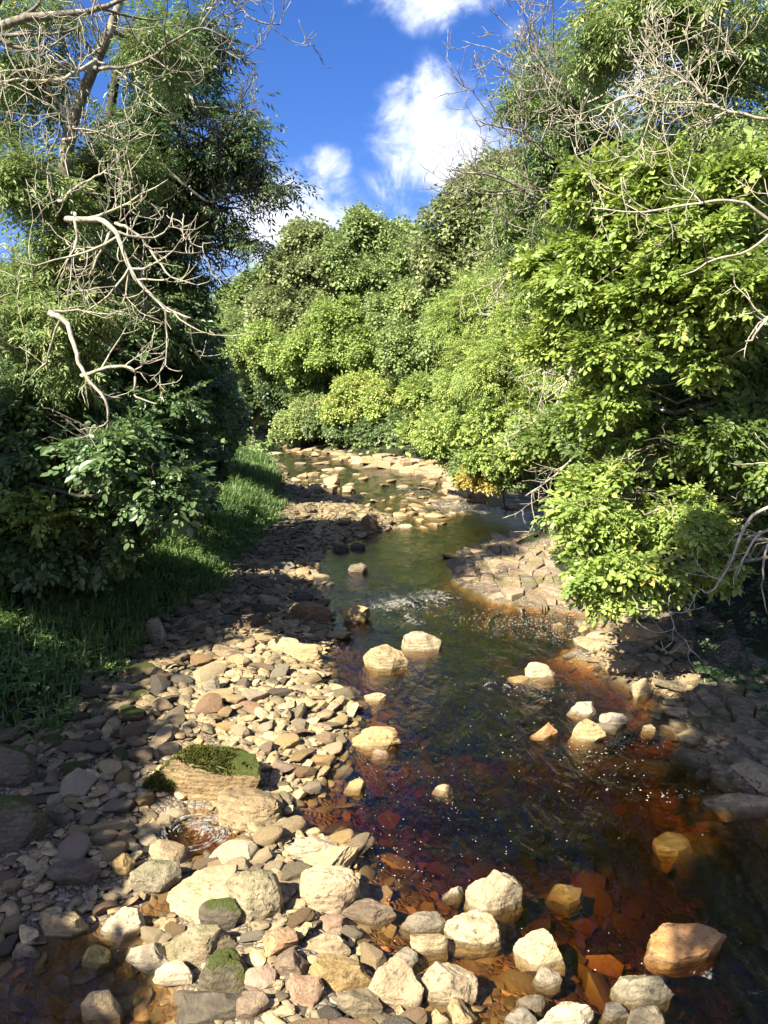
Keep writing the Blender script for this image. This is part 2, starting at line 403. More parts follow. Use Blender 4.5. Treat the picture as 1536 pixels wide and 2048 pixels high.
# ------------------------------------------------------------------ ground plan of the river
def poly(pix, z=0.0): return np.array([gp(a, b, z)[:2] for a, b in pix])
LEFT_SHORE = [(1010, 2900), (900, 2300), (850, 2048), (750, 1930), (700, 1850), (712, 1760), (700, 1690), (600, 1665), (560, 1620), (640, 1560), (690, 1480), (712, 1415), (650, 1360), (640, 1310), (680, 1280), (655, 1215), (618, 1160), (640, 1105), (730, 1072), (815, 1052), (735, 1015), (640, 990), (575, 955), (560, 925), (500, 900), (470, 884), (430, 872), (330, 862)]
FAR_SHORE = [(330, 851), (480, 866), (560, 884), (570, 894), (640, 904), (700, 914), (790, 926), (860, 948), (910, 975), (1000, 996), (1090, 1006), (1180, 1015)]
RIGHT_SHORE = [(1180, 1060), (1010, 1066), (945, 1090), (890, 1120), (905, 1165), (985, 1205), (1160, 1228), (1190, 1262), (1130, 1310), (1230, 1345), (1330, 1400), (1400, 1480), (1430, 1545), (1550, 1620), (1750, 1750), (2100, 2048), (2700, 2900)]
RIVER = poly(LEFT_SHORE + FAR_SHORE + RIGHT_SHORE)
POOL = poly([(-500, 1890), (60, 1893), (200, 1850), (300, 1800), (345, 1745), (420, 1690), (450, 1700), (370, 1800), (290, 1885), (340, 1950), (380, 2048), (330, 2400), (-600, 2400)])
SWIRL = poly([(300, 1695), (318, 1650), (380, 1622), (470, 1630), (480, 1690), (400, 1722)])
GRASS_EDGE = [(-900, 1900), (-300, 1600), (0, 1480), (95, 1440), (210, 1350), (300, 1265), (400, 1190), (470, 1105), (545, 1040), (572, 975), (540, 918), (490, 893), (400, 876)]
GRASS = np.array([gp(a, b, .35)[:2] for a, b in GRASS_EDGE] + [[-60, 95], [-200, 95], [-200, 0]])
def psd(q, pl):
    """signed distance to polygon, positive inside"""
    q = np.asarray(q, dtype=np.float64); x, y = q[..., 0], q[..., 1]
    d2 = np.full(x.shape, 1e18); ins = np.zeros(x.shape, bool); n = len(pl)
    for i in range(n):
        ax, ay = pl[i]; bx, by = pl[(i + 1) % n]; ex, ey = bx - ax, by - ay
        t = np.clip(((x - ax) * ex + (y - ay) * ey) / (ex * ex + ey * ey + 1e-12), 0, 1)
        d2 = np.minimum(d2, (x - ax - t * ex) ** 2 + (y - ay - t * ey) ** 2)
        c = ((ay > y) != (by > y)) & (x < (bx - ax) * (y - ay) / (by - ay + 1e-12) + ax)
        ins ^= c
    return np.where(ins, 1, -1) * np.sqrt(d2)
MID = np.array([gp(a, b)[:2] for a, b in [(1000, 2400), (1000, 1700), (900, 1350), (790, 1150), (830, 1040), (760, 970), (620, 915), (520, 882)]])
def left_side(q): return q[..., 0] < np.interp(q[..., 1], MID[:, 1], MID[:, 0])
def sm(x, a, b): t = np.clip((x - a) / (b - a), 0, 1); return t * t * (3 - 2 * t)
def height(q, fine=True):
    q = np.asarray(q, dtype=np.float64)
    d = psd(q, RIVER); dp = psd(q, POOL); ds = psd(q, SWIRL)
    gq = psd(q, GRASS); left = left_side(q) & (q[..., 1] < 75)
    x, y = q[..., 0], q[..., 1]
    p3 = np.stack([x, y, x * 0], -1)
    n1 = fbm(p3 * .8, 3); n2 = fbm(p3 * 3.1 + 5, 2)
    sh = np.exp(-(((x - gp(1010, 1950)[0]) / 1.5) ** 2 + ((y - gp(1010, 1950)[1]) / 1.6) ** 2))     # shoal at the near end
    sh += .35 * np.exp(-(((x - gp(650, 1620)[0]) / 1.2) ** 2 + ((y - gp(650, 1620)[1]) / 1.8) ** 2))
    depth = (.85 * (1 - np.exp(-np.maximum(d, 0) / .9))) * (1 - .72 * np.clip(sh, 0, 1)) * (.85 + .25 * n1)
    depth = np.where(y > 22, np.minimum(depth, .3), depth)
    depth = np.maximum(depth, .15 * (1 - np.exp(-np.maximum(dp, 0) / .3)))
    depth = np.maximum(depth, .3 * (1 - np.exp(-np.maximum(ds, 0) / .2)))
    dout = np.maximum(-np.maximum(np.maximum(d, dp), ds), 0)
    bar = np.where(left, .30, .12) * (1 - np.exp(-dout / 1.3))
    gl = np.maximum(gq, 0); rise_l = .42 * gl + .12 * sm(gl, 0, .5)
    off = np.where(y > 50, .6, np.where(y > 23, 1.2, 2.8))
    dr = np.maximum(np.maximum(-d, 0) - off, 0); rise_r = .55 * dr
    s = np.where(left, rise_l, rise_r)
    s = 16 * (1 - np.exp(-s / 16)) * (1 + .15 * n1)
    ins = np.maximum(np.maximum(d, dp), ds) > 0
    z = np.where(ins, -depth, bar + s)
    if fine: z = z + np.where(ins, .03, .035) * n2 * sm(np.abs(np.maximum(np.maximum(d, dp), ds)), 0, .4)
    return z
def z_at(x, y): return float(height(np.array([[x, y]]))[0])

# terrain sheet
def stretch(a, b, dense, n, power):
    t = np.linspace(-1, 1, n); s = np.sign(t) * (np.abs(t) * dense + (1 - dense) * np.abs(t) ** power)
    return s
xs = 300 * np.sign(np.linspace(-1, 1, 300)) * (np.abs(np.linspace(-1, 1, 300)) * .055 + .945 * np.abs(np.linspace(-1, 1, 300)) ** 5)
ty = np.linspace(0, 1, 380); ys = -30 + 12 * ty / .07 * (ty < .07) if False else None
ys = np.concatenate([np.linspace(-60, 2, 14)[:-1], 2 + 46 * np.linspace(0, 1, 270) ** 1.35, 48 + 560 * np.linspace(0, 1, 70)[1:] ** 2.4])
X, Y = np.meshgrid(xs, ys); Q = np.stack([X, Y], -1).reshape(-1, 2)
Z = height(Q)
OFF = np.where(Q[:, 1] > 50, .6, np.where(Q[:, 1] > 23, 1.2, 2.8))
tn = np.where(left_side(Q) & (Q[:, 1] < 75), sm(psd(Q, GRASS), -.5, .3), sm(-psd(Q, RIVER), OFF - .4, OFF + .4))
nx, ny = len(xs), len(ys)
ii, jj = np.meshgrid(np.arange(ny - 1), np.arange(nx - 1), indexing='ij'); a = (ii * nx + jj).ravel()
FQ = np.stack([a, a + 1, a + nx + 1, a + nx], 1)
obj('ground', mesh_raw('ground', np.column_stack([Q, Z]), FQ, tn, True, [M['ground']]), kind='structure')

# ------------------------------------------------------------------ water: one closed body of peaty water
m, nt = mat_new('peaty_water')
g = nn(nt, 'ShaderNodeNewGeometry'); pos = g.outputs['Position']
n1 = noise_(nt, mapping_(nt, pos, (1.0, .36, 1), (0, 0, math.radians(14))), 4.2, 5, .6, 1.1)
n2 = noise_(nt, mapping_(nt, pos, (1.0, .55, 1), (0, 0, math.radians(-20))), 11, 4, .6, .5)
hgt = math_(nt, 'ADD', n1, math_(nt, 'MULTIPLY', n2, .28))
at = nn(nt, 'ShaderNodeAttribute', attribute_name='tone').outputs['Fac']     # how broken the water is
calm = nn(nt, 'ShaderNodeBump'); calm.inputs['Distance'].default_value = .11
nt.links.new(hgt, calm.inputs['Height']); nt.links.new(math_(nt, 'MULTIPLY_ADD', at, .55, .46), calm.inputs['Strength'])
N = calm.outputs[0]
c = math_(nt, 'ABSOLUTE', dot_(nt, g.outputs['Incoming'], N))
fr = math_(nt, 'MULTIPLY_ADD', math_(nt, 'POWER', math_(nt, 'SUBTRACT', 1.0, c, clamp=True), 4.3), .96, .04, clamp=True)
tr = nn(nt, 'ShaderNodeBsdfTransparent'); tr.inputs[0].default_value = (.97, .95, .92, 1)
gl = nn(nt, 'ShaderNodeBsdfGlossy'); gl.inputs['Roughness'].default_value = .09; nt.links.new(N, gl.inputs['Normal'])
gl.inputs['Color'].default_value = (1, 1, 1, 1)
wsh = mshader(nt, fr, tr.outputs[0], gl.outputs[0])
# foam where the water breaks
fz = noise_(nt, mapping_(nt, pos, (1.2, .8, 1), (0, 0, .3)), 5.5, 8, .72, 1.2)
fz2 = noise_(nt, pos, 30, 4, .7)
fm = math_(nt, 'MULTIPLY', sstep(nt, math_(nt, 'ADD', fz, math_(nt, 'MULTIPLY', at, .30)), .70, .82), sstep(nt, fz2, .38, .6))
fm = math_(nt, 'MULTIPLY', fm, sstep(nt, at, .12, .4))
df = nn(nt, 'ShaderNodeBsdfDiffuse'); df.inputs[0].default_value = (.36, .34, .28, 1)
wsh = mshader(nt, fm, wsh, df.outputs[0])
va = nn(nt, 'ShaderNodeVolumeAbsorption'); va.inputs['Color'].default_value = (.77, .635, .33, 1); va.inputs['Density'].default_value = 8.6
out_(nt, wsh, va.outputs[0])
M['water'] = m
RAPIDS = [(780, 1200, 120, 30, 1.0), (860, 1195, 70, 22, 1.0), (700, 1185, 50, 25, .6), (900, 1010, 90, 22, .9), (840, 985, 70, 16, .7), (700, 1000, 60, 12, .5), (950, 1020, 60, 14, .8), (750, 950, 100, 14, .6),
          (1000, 1370, 90, 25, .55), (1060, 1350, 40, 16, .55), (1450, 1950, 110, 22, .5), (1510, 1990, 60, 24, .55), (1340, 1885, 70, 14, .5), (1230, 1325, 60, 14, .35), (820, 1240, 40, 30, .7), (1150, 1500, 60, 25, .35), (680, 940, 90, 12, .5), (830, 1880, 30, 22, .7), (1100, 1650, 200, 120, .18), (900, 1450, 150, 120, .2)]
def broken(q):
    t = np.zeros(len(q))
    for px, py, wx, wy, s in RAPIDS:
        c = gp(px, py); e = gp(px, py + wy); sl = np.hypot(c[1], H_CAM)
        rx = wx * sl / F; ry = abs(c[1] - e[1])
        t = np.maximum(t, s * np.exp(-(((q[:, 0] - c[0]) / rx) ** 2 + ((q[:, 1] - c[1]) / ry) ** 2)))
    return t
wx_ = np.linspace(-8, 12.5, 260); wy_ = 3 + 107 * np.linspace(0, 1, 560) ** 2.0
X, Y = np.meshgrid(wx_, wy_); Q = np.stack([X, Y], -1).reshape(-1, 2)
# far reach swings left, so shift the sheet with the valley
Q[:, 0] += -np.interp(Q[:, 1], [50, 110], [0, 22])
br = broken(Q)
p3 = np.column_stack([Q[:, 0] * 1.0, Q[:, 1] * .55, Q[:, 0] * 0])
wz = .013 * fbm(p3 * 1.9, 2) + .008 * fbm(p3 * 4.2 + 2, 2) + br * .055 * fbm(p3 * 2.2 + 3, 3) + br * .02 * fbm(p3 * 7 + 9, 2)
nx, ny = len(wx_), len(wy_)
ii, jj = np.meshgrid(np.arange(ny - 1), np.arange(nx - 1), indexing='ij'); a = (ii * nx + jj).ravel()
top = np.stack([a, a + 1, a + nx + 1, a + nx], 1)
V = np.column_stack([Q, wz])
rim = np.concatenate([np.arange(nx), np.arange(1, ny) * nx + nx - 1, (ny - 1) * nx + np.arange(nx - 2, -1, -1), np.arange(ny - 2, 0, -1) * nx])
low = V[rim].copy(); low[:, 2] = -2.0; n0 = len(V); k = len(rim)
nxt = (np.arange(k) + 1) % k
side = np.stack([rim, n0 + np.arange(k), n0 + nxt, rim[nxt]], 1)
ctr = np.array([[0, 50, -2.0]]); V2 = np.concatenate([V, low, ctr])
bot = np.stack([n0 + nxt, n0 + np.arange(k), np.full(k, n0 + k)], 1)
obj('river_water', mesh_raw('river_water', V2, [bot, np.concatenate([top, side])], np.concatenate([br, np.zeros(k + 1)]), True, [M['water']]), kind='structure')

# ------------------------------------------------------------------ stones
def ico(n):
    bm = bmesh.new(); bmesh.ops.create_icosphere(bm, subdivisions=n, radius=1.0)
    v = np.array([v.co[:] for v in bm.verts]); f = np.array([[x.index for x in p.verts] for p in bm.faces]); bm.free(); return v, f
ICO = {n: ico(n) for n in (1, 2, 3, 4, 5)}
def rock_verts(n, seed, shape='block', rough=.05):
    rg = np.random.default_rng(seed)
    v, f = ICO[n]; v = v.copy()
    # superellipsoid blend: blocks are boxy, cobbles round
    e = {'block': .6, 'slab': .6, 'cobble': .9, 'wedge': .7, 'boulder': .75}[shape]
    v = np.sign(v) * np.abs(v) ** e
    v /= np.linalg.norm(v, axis=1).max() ** .5
    cuts = {'block': 13, 'slab': 14, 'cobble': 6, 'wedge': 15, 'boulder': 10}[shape]
    for k in range(cuts):
        nrm = rg.normal(size=3)
        if shape == 'slab': nrm[2] *= .35
        nrm /= np.linalg.norm(nrm); d = rg.uniform(.5, .82) if shape not in ('cobble', 'boulder') else rg.uniform(.68, .92)
        s = v @ nrm; ov = np.maximum(s - d, 0); v -= ov[:, None] * nrm * .96
    if shape == 'wedge':
        v[:, 2] *= 1 - .45 * np.clip((v[:, 0] * rg.choice([-1, 1]) + 1) / 2, 0, 1); v[:, :2] *= (1 - .28 * np.clip(v[:, 2], 0, 1))[:, None]
    o = rg.uniform(0, 20, 3)
    r = fbm(v * 1.3 + o, 2); v *= (1 + rough * 1.6 * r)[:, None]
    if n >= 5:
        v *= (1 + rough * .22 * fbm(v * 13 + o, 3, .6))[:, None]
    if n >= 3:
        r = fbm(v * 4 + o, 3, .55); v *= (1 + rough * .55 * r)[:, None]
        # bedding ledges
        led = np.round(v[:, 2] * 4 + fbm(v * 1.5 + o, 1)) ; rr = _L[(led.astype(int)) % 32, seed % 32, 3]
        v[:, :2] *= (1 + (rr - .5) * .07 * (shape != 'cobble'))[:, None]
    ext = (v.max(0) - v.min(0)) / 2; v = (v - (v.max(0) + v.min(0)) / 2) / ext
    return v, f
def shade_auto(me, ang=38):
    for p in me.polygons: pass
HERO = [  # x0, y0, x1, y1 (photo pixels), height/width, tone, shape, turn, submerged share, label
 (280,1500,512,1612,.42,'mossy','block',12,0,'broad sandstone block with a thick green moss cap on the shingle bar'),
 (420,1563,552,1668,.42,'buff','boulder',-14,0,'smooth rounded tan boulder behind the swirling foam pool'),
 (325,1735,478,1862,.34,'buff','slab',20,0,'broad flat tan slab leaning against the grey round boulder'),
 (432,1732,552,1850,.62,'lichened','boulder',5,0,'grey rounded boulder with green lichen resting against the broad tan slab'),
 (398,1812,482,1866,.6,'dark_mossy','cobble',0,0,'small moss-flecked stone at the foot of the grey lichened boulder'),
 (322,1858,458,1938,.5,'lichened','block',-6,0,'angular layered grey-buff block in front of the broad tan slab'),
 (394,1914,492,1996,.62,'dark_mossy','boulder',10,0,'dark pitted boulder with moss patches near the bottom of the bar'),
 (352,1986,478,2062,.36,'dark','slab',-8,0,'dark grey flat slab beside the brown pool at the bar foot'),
 (254,1893,328,1948,.6,'pale','cobble',0,0,'pale round cobble at the edge of the brown pool'),
 (308,1928,378,1978,.5,'pale','block',4,0,'small cream block tucked under the angular layered block'),
 (600,1742,712,1828,.6,'buff','boulder',14,0,'tan boulder speckled with black lichen at the water edge'),
 (598,1688,716,1764,.3,'pale','slab',34,0,'long tilted layered slab behind the black-speckled boulder'),
 (563,1679,677,1722,.2,'pale','slab',4,0,'long cream flat slab lying in the shallows'),
 (733,1926,838,2030,.75,'buff','wedge',-18,.05,'big orange-tan boulder at the near water edge'),
 (836,1940,948,2016,.55,'buff','boulder',-4,.12,'round tan boulder standing in water beside the big orange-tan boulder'),
 (898,1828,999,1895,.4,'pale','boulder',8,.15,'cream rounded boulder with a thin foam rim in the shallows'),
 (938,1754,1046,1826,.62,'pale','wedge',0,.15,'pale pyramid-shaped rock standing alone in the shallow water'),
 (1040,1868,1132,1938,.5,'pale','block',10,.15,'cream lumpy block standing in amber shallows'),
 (804,1828,892,1867,.3,'grey','cobble',0,.12,'flat grey-tan cobble with foam along its lower edge'),
 (826,1864,896,1914,.5,'pale','block',14,.1,'small cream block in front of the flat foam-edged cobble'),
 (1308,1878,1462,1932,.22,'orange','slab',3,.3,'long orange-stained rock awash at the right of the river'),
 (1240,1944,1352,2012,.42,'lichened','wedge',0,.22,'pale green-tinged rock half out of the water at lower right'),
 (1322,1662,1400,1724,.3,'olive','slab',5,.97,'olive flat slab lying just below the brown water surface'),
 (1104,1768,1172,1818,.3,'olive','block',20,.97,'small olive block lying submerged in the amber shallows'),
 (886,1770,927,1797,.35,'pale','wedge',-10,.1,'small white wedge stone left of the pale pyramid rock'),
 (686,1818,787,1852,.24,'brown','slab',0,.45,'low brown rock barely breaking the water beside the bar'),
 (626,1932,742,1988,.36,'buff','slab',-8,0,'long speckled tan rock left of the big orange-tan boulder'),
 (184,1814,277,1882,.4,'pale','wedge',24,.05,'pale sharp-edged rock dipping into the brown pool'),
 (84,1828,162,1882,.6,'pale','block',0,0,'squared cream block at the head of the brown pool'),
 (256,1724,348,1790,.5,'lichened','block',22,0,'grey weathered block left of the broad tan slab'),
 (88,1724,187,1778,.36,'dark','slab',6,0,'dark grey low slab in the shaded shingle'),
 (704,1446,802,1498,.34,'buff','slab',-24,.1,'split tan slab standing in the water off the shingle point'),
 (803,1256,885,1304,.42,'pale','boulder',-4,.08,'pale rounded boulder in mid river below the rapids'),
 (726,1288,817,1342,.5,'pale','block',8,.08,'cream squared boulder in mid river left of the rounded one'),
 (1050,1318,1122,1358,.42,'pale','wedge',-12,.1,'cream wedge-shaped rock at the right of the channel'),
 (1064,1438,1122,1478,.4,'orange','wedge',0,.15,'orange-tan rock left of the white angular rock'),
 (1140,1436,1214,1484,.55,'pale','wedge',12,.12,'white angular rock standing in the channel'),
 (1136,1404,1200,1432,.3,'pale','slab',6,.1,'flat cream rock behind the white angular rock'),
 (1203,1420,1258,1452,.42,'grey','boulder',0,.1,'grey rock in dappled shade right of the white angular rock'),
 (568,1194,664,1244,.4,'brown','boulder',-14,0,'long dark brown boulder at the tip of the upper bar'),
 (676,1212,740,1246,.5,'buff','block',-6,.1,'squared tan rock in the water at the foot of the rapids'),
 (570,1284,644,1322,.42,'buff','boulder',-3,0,'rounded tan boulder at the shore below the brown boulder'),
 (536,1272,602,1308,.5,'pale','block',14,0,'yellowish squared block left of the rounded tan shore boulder'),
 (420,1280,487,1322,.38,'buff','slab',-20,0,'tilted tan slab half in shade on the upper bar'),
 (288,1234,332,1280,1.0,'grey','wedge',0,0,'upright grey-tan stone standing in the shade by the grass'),
 (695,1122,735,1146,.5,'grey','wedge',0,.1,'lone grey-tan stone in the green pool above the rapids'),
 (718,1031,757,1064,.85,'brown','block',0,.1,'upright brown block at the edge of the upper gravel spit'),
 (663,1086,699,1103,.35,'dark','cobble',0,.2,'dark low stone in the pool near the left shore'),
 (699,1083,732,1098,.35,'dark','cobble',0,.2,'dark small stone right of the dark low stone'),
 (614,964,677,987,.3,'pale','slab',-6,.1,'long pale rock crossing the upper rapids'),
 (646,946,680,969,.6,'pale','wedge',0,.1,'pale pointed rock behind the long pale rock'),
 (682,969,715,986,.4,'pale','block',0,.1,'pale squared rock right of the long pale rock'),
 (681,989,717,1006,.3,'buff','slab',0,.1,'low tan rock in front of the pale squared rock'),
 (688,1552,732,1582,.45,'buff','block',0,.1,'small tan block in the water off the mossy block'),
 (866,1566,907,1588,.3,'pale','wedge',0,.25,'small cream stone awash in mid channel'),
 (743,1498,780,1514,.3,'pink','cobble',0,.2,'small pinkish stone just below the split tan slab'),
 (728,1382,772,1402,.3,'pale','slab',0,.45,'yellowish flat stone barely above the water'),
 (1252,1234,1338,1300,.45,'buff','boulder',0,0,'large tan rock outcrop under the lime leaves on the right shore'),
 (1178,1257,1242,1292,.35,'pale','cobble',0,0,'pale rounded rock left of the tan outcrop'),
 (1222,1286,1300,1314,.3,'grey','slab',8,.1,'low grey slab in front of the tan outcrop'),
 (-40,1478,62,1572,.7,'dark_mossy','boulder',0,0,'dark moss-covered boulder at the left edge under the grass'),
 (-60,1580,76,1700,.65,'dark_mossy','boulder',20,0,'large dark mossy boulder at the left edge, lower than the other'),
 (485,1529,523,1576,1.0,'brown','cobble',0,0,'brown upright cobble at the right end of the mossy block'),
 (404,1350,440,1388,.9,'grey','block',0,0,'small squared pillar stone in the sunlit shingle'),
 (1268,1352,1314,1398,.7,'pale','wedge',0,.1,'white rock among shadows near the right shore'),
 (78,1606,142,1652,.6,'lichened','boulder',0,0,'pitted pale rock in a sun fleck beside the large mossy boulder'),
 (522,1856,592,1922,.5,'pink','wedge',30,0,'reddish-tan triangular stone in the middle of the near bar'),
 (222,1708,260,1752,.8,'buff','cobble',0,0,'upright oval tan cobble left of the grey weathered block'),
 (288,1680,364,1738,.36,'buff','slab',-38,0,'long tan stone leaning towards the swirling foam pool'),
 (160,1892,212,1938,.6,'olive','cobble',0,.3,'rounded ochre stone half sunk in the brown pool'),
 (164,1984,232,2044,.5,'buff','wedge',10,.2,'wet tan wedge standing in the middle of the brown pool'),
 (602,1872,694,1912,.32,'buff','slab',8,0,'long smooth tan stone below the speckled boulder'),
 (636,1826,690,1872,.4,'pink','slab',32,0,'tilted pinkish slab wedged below the speckled boulder'),
 (546,1898,610,1960,.5,'brown','block',0,0,'brown block behind the small green wedge stone'),
 (490,1940,545,1988,.45,'pink','block',0,0,'purple-brown square stone right of the dark pitted boulder'),
 (680,1985,758,2040,.5,'grey','block',0,0,'grey rough block at the bottom left of the orange-tan boulder'),
 (1015,2022,1075,2062,.45,'grey','cobble',0,.1,'smooth grey cobble at the bottom edge of the picture'),
 (1085,2026,1190,2070,.35,'pale','slab',0,.1,'cream flat rock at the bottom edge right of the smooth cobble'),
 (1262,2020,1330,2064,.5,'grey','cobble',0,.1,'round grey-pink cobble at the bottom edge below the greenish rock'),
 (900,2010,955,2058,.5,'buff','wedge',0,.1,'small tan wedge in front of the round tan boulder'),
 (850,2024,900,2062,.5,'pale','cobble',0,.05,'small cream cobble at the bottom edge left of the tan wedge'),
 (1072,1938,1124,1974,.4,'grey','cobble',0,.25,'rounded grey stone awash below the cream lumpy block'),
 (1040,1995,1098,2024,.3,'dark','slab',0,.3,'dark wet slab with a white scar in the amber shallows'),
 (1200,2015,1262,2045,.3,'dark','slab',8,.3,'thin dark slab below the greenish rock'),
 (786,1900,836,1942,.5,'grey','cobble',0,.05,'grey-pink cobble behind the orange-tan boulder'),
 (570,1955,640,2010,.4,'pink','slab',-8,0,'flat mauve stone left of the long speckled rock'),
 (470,1995,530,2045,.6,'brown','block',12,0,'brown squared stone right of the dark flat slab'),
 (1285,1448,1316,1462,.3,'pale','slab',0,.3,'small pale flat stone in the reddish shallows on the right'),
]
HEROPOS = []
for i, (x0, y0, x1, y1, hw, tone, shape, turn, sub, label) in enumerate(HERO):
    pxc = (x0 + x1) / 2; land = sub == 0
    g0 = gp(pxc, y1)
    zg = z_at(g0[0], g0[1]) if land else 0.0
    g0 = gp(pxc, y1, max(zg, 0) if land else (0 if sub < .9 else -.18))
    sl = float(np.hypot(g0[1], H_CAM - g0[2])); w = (x1 - x0) * sl / F; hv = (y1 - y0) * sl / F
    th = math.atan2(H_CAM - g0[2], g0[1]); Hh = hw * w
    Dp = np.clip((hv - Hh * math.cos(th)) / math.sin(th), .45 * w, 1.25 * w)
    n = 5 if (x1 - x0) > 84 else 4
    v, f = rock_verts(n, 100 + i, shape, .085)
    tot = Hh / (1 - .3) if land else Hh * 1.5 + .12
    r = math.radians(turn); v = v * [w / 2, Dp / 2, tot / 2]
    # tilt about the view-depth axis so that slabs lie as they do in the photograph
    ry = -r * .55; R = np.array([[math.cos(ry), 0, math.sin(ry)], [0, 1, 0], [-math.sin(ry), 0, math.cos(ry)]])
    v = v @ R.T; v[:, 0] *= (w / 2) / np.abs(v[:, 0]).max()
    top = (max(zg, 0) + Hh) if land else (Hh if sub < .9 else -.05)
    cz = top - v[:, 2].max()
    ext = v[:, 2].min()
    loc = np.array([g0[0], g0[1] + Dp / 2, cz + ext]); v[:, 2] -= ext
    obj('boulder' if (x1 - x0) > 85 else 'stone', mesh_raw('boulder', v, f, None, True, [TONES[tone]], sharp=24), label=label,
        cat='boulder' if (x1 - x0) > 85 else 'rock', loc=loc)
    HEROPOS.append((loc[0], loc[1], max(w, Dp) / 2, label))
    if label.startswith('broad sandstone block'):
        mossblock = (loc.copy(), w, Dp, v.copy(), f)

# moss cap: thousands of tiny tufts that stand on the top of the block, a part of it
mo = [o for o in COL.objects if o.get('label', '').startswith('broad sandstone block')][0]
loc, w, Dp, v, f = mossblock
tri = v[f]; nrm = np.cross(tri[:, 1] - tri[:, 0], tri[:, 2] - tri[:, 0]); area = np.linalg.norm(nrm, axis=1); nrm /= area[:, None]
cen = tri.mean(1); ms = fbm(cen * 3.2, 3)
okf = np.where((nrm[:, 2] + .6 * ms + .45 * (cen[:, 0] < -.2 * w) > .42) & (cen[:, 0] < .33 * w + .3 * ms) & (fbm(cen * 9, 2) > -.35))[0]
rg = np.random.default_rng(9)
pick = rg.choice(okf, 9000, p=area[okf] / area[okf].sum()); bb = rg.dirichlet([1, 1, 1], 9000)
pp = np.einsum('ij,ijk->ik', bb, tri[pick]); nn_ = nrm[pick] + rg.normal(0, .5, (9000, 3)); nn_ /= np.linalg.norm(nn_, axis=1)[:, None]
tng = np.cross(nn_, rg.normal(size=(9000, 3))); tng /= np.linalg.norm(tng, axis=1)[:, None]
hh_ = rg.uniform(.02, .05, (9000, 1)) * (1 + .5 * ms[pick][:, None])
mv = np.stack([pp - tng * .009, pp + tng * .009, pp + nn_ * hh_], 1).reshape(-1, 3)
obj('moss_cap', mesh_raw('moss_cap', mv, np.arange(27000).reshape(-1, 3), np.repeat(rg.random(9000), 3), False, [M['moss']]), parent=mo, kind='stuff')

# --- scattered stones of the bar: big ones are objects, the rest is shingle
SH_T = [rock_verts(2, 500 + k, s, .09)[0] for k, s in enumerate(['slab', 'block', 'cobble', 'wedge', 'slab', 'boulder', 'slab', 'block', 'cobble', 'slab', 'wedge', 'boulder'])]
SH_T1 = [rock_verts(1, 600 + k, s, .09)[0] for k, s in enumerate(['slab', 'block', 'cobble', 'wedge', 'slab', 'boulder', 'slab', 'block'])]
def euler_m(rx, ry, rz):
    return np.array(Matrix.Rotation(rz, 3, 'Z') @ Matrix.Rotation(ry, 3, 'Y') @ Matrix.Rotation(rx, 3, 'X'))
class Hash:
    def __init__(s, c=.6): s.c = c; s.d = {}
    def add(s, x, y, r): s.d.setdefault((int(x // s.c), int(y // s.c)), []).append((x, y, r))
    def hit(s, x, y, r, k):
        i, j = int(x // s.c), int(y // s.c)
        for a in (i - 1, i, i + 1):
            for b in (j - 1, j, j + 1):
                for q in s.d.get((a, b), ()):
                    rr = (r + q[2]) * k
                    if (q[0] - x) ** 2 + (q[1] - y) ** 2 < rr * rr: return True
        return False
H0 = Hash()
for x, y, r, _ in HEROPOS:
    for dx in np.linspace(-r, r, 5):
        for dy in np.linspace(-r, r, 5):
            if dx * dx + dy * dy <= r * r: H0.add(x + dx, y + dy, r * .3)
BAR_PIX = [(850, 2300), (850, 2048), (760, 1930), (705, 1850), (712, 1760), (705, 1690), (700, 1640), (690, 1560), (700, 1480), (722, 1415), (670, 1360), (655, 1310), (690, 1275), (665, 1215), (640, 1160), (650, 1105), (730, 1085), (825, 1060), (860, 1040), (745, 1005), (640, 980), (590, 955), (570, 920), (520, 895), (480, 880)]
BAR = np.array([gp(a, b)[:2] for a, b in BAR_PIX] + [gp(a, b, .35)[:2] for a, b in [(490, 893), (545, 925), (575, 975), (550, 1035), (480, 1100), (400, 1180), (300, 1255), (200, 1340), (90, 1430), (-10, 1480), (-250, 1640), (-500, 1900), (-600, 2400)]])
rg = np.random.default_rng(21)
SHARED = {}
def shared_rock(tone, k):
    if (tone, k) not in SHARED:
        base = rock_verts(3, 700 + k, ['slab', 'block', 'cobble', 'wedge', 'slab', 'boulder', 'slab', 'block'][k], .07)
        SHARED[tone, k] = mesh_raw('stone', base[0], base[1], None, True, [TONES[tone]], sharp=24)
    return SHARED[tone, k]
SHAPEW = ['flat', 'blocky', 'rounded', 'wedge-shaped', 'slabby', 'lumpy', 'thin', 'squared']
TONEW = {'buff': 'tan', 'pale': 'cream', 'grey': 'grey', 'brown': 'brown', 'pink': 'pinkish', 'dark': 'dark grey', 'mossy': 'moss-topped'}
SHORT = {}
def short(label):
    return label.split(' with ')[0].split(' on the ')[0].split(' at the ')[0].split(' in the ')[0].split(' of the ')[0].split(' standing ')[0].split(' beside ')[0].split(' behind ')[0].split(' leaning ')[0].split(' resting ')[0].split(' lying ')[0].split(' half ')[0].split(' under ')[0].split(' left of')[0].split(' right of')[0].split(' in mid')[0].split(' in front')[0].split(' in ')[0].split(' below ')[0].split(' near ')[0].split(' tucked')[0].split(' wedged')[0].split(' barely')[0].split(' awash')[0].split(' crossing')[0].split(' speckled with ')[0].split(' dipping')[0].split(' just ')[0].split(' among ')[0]
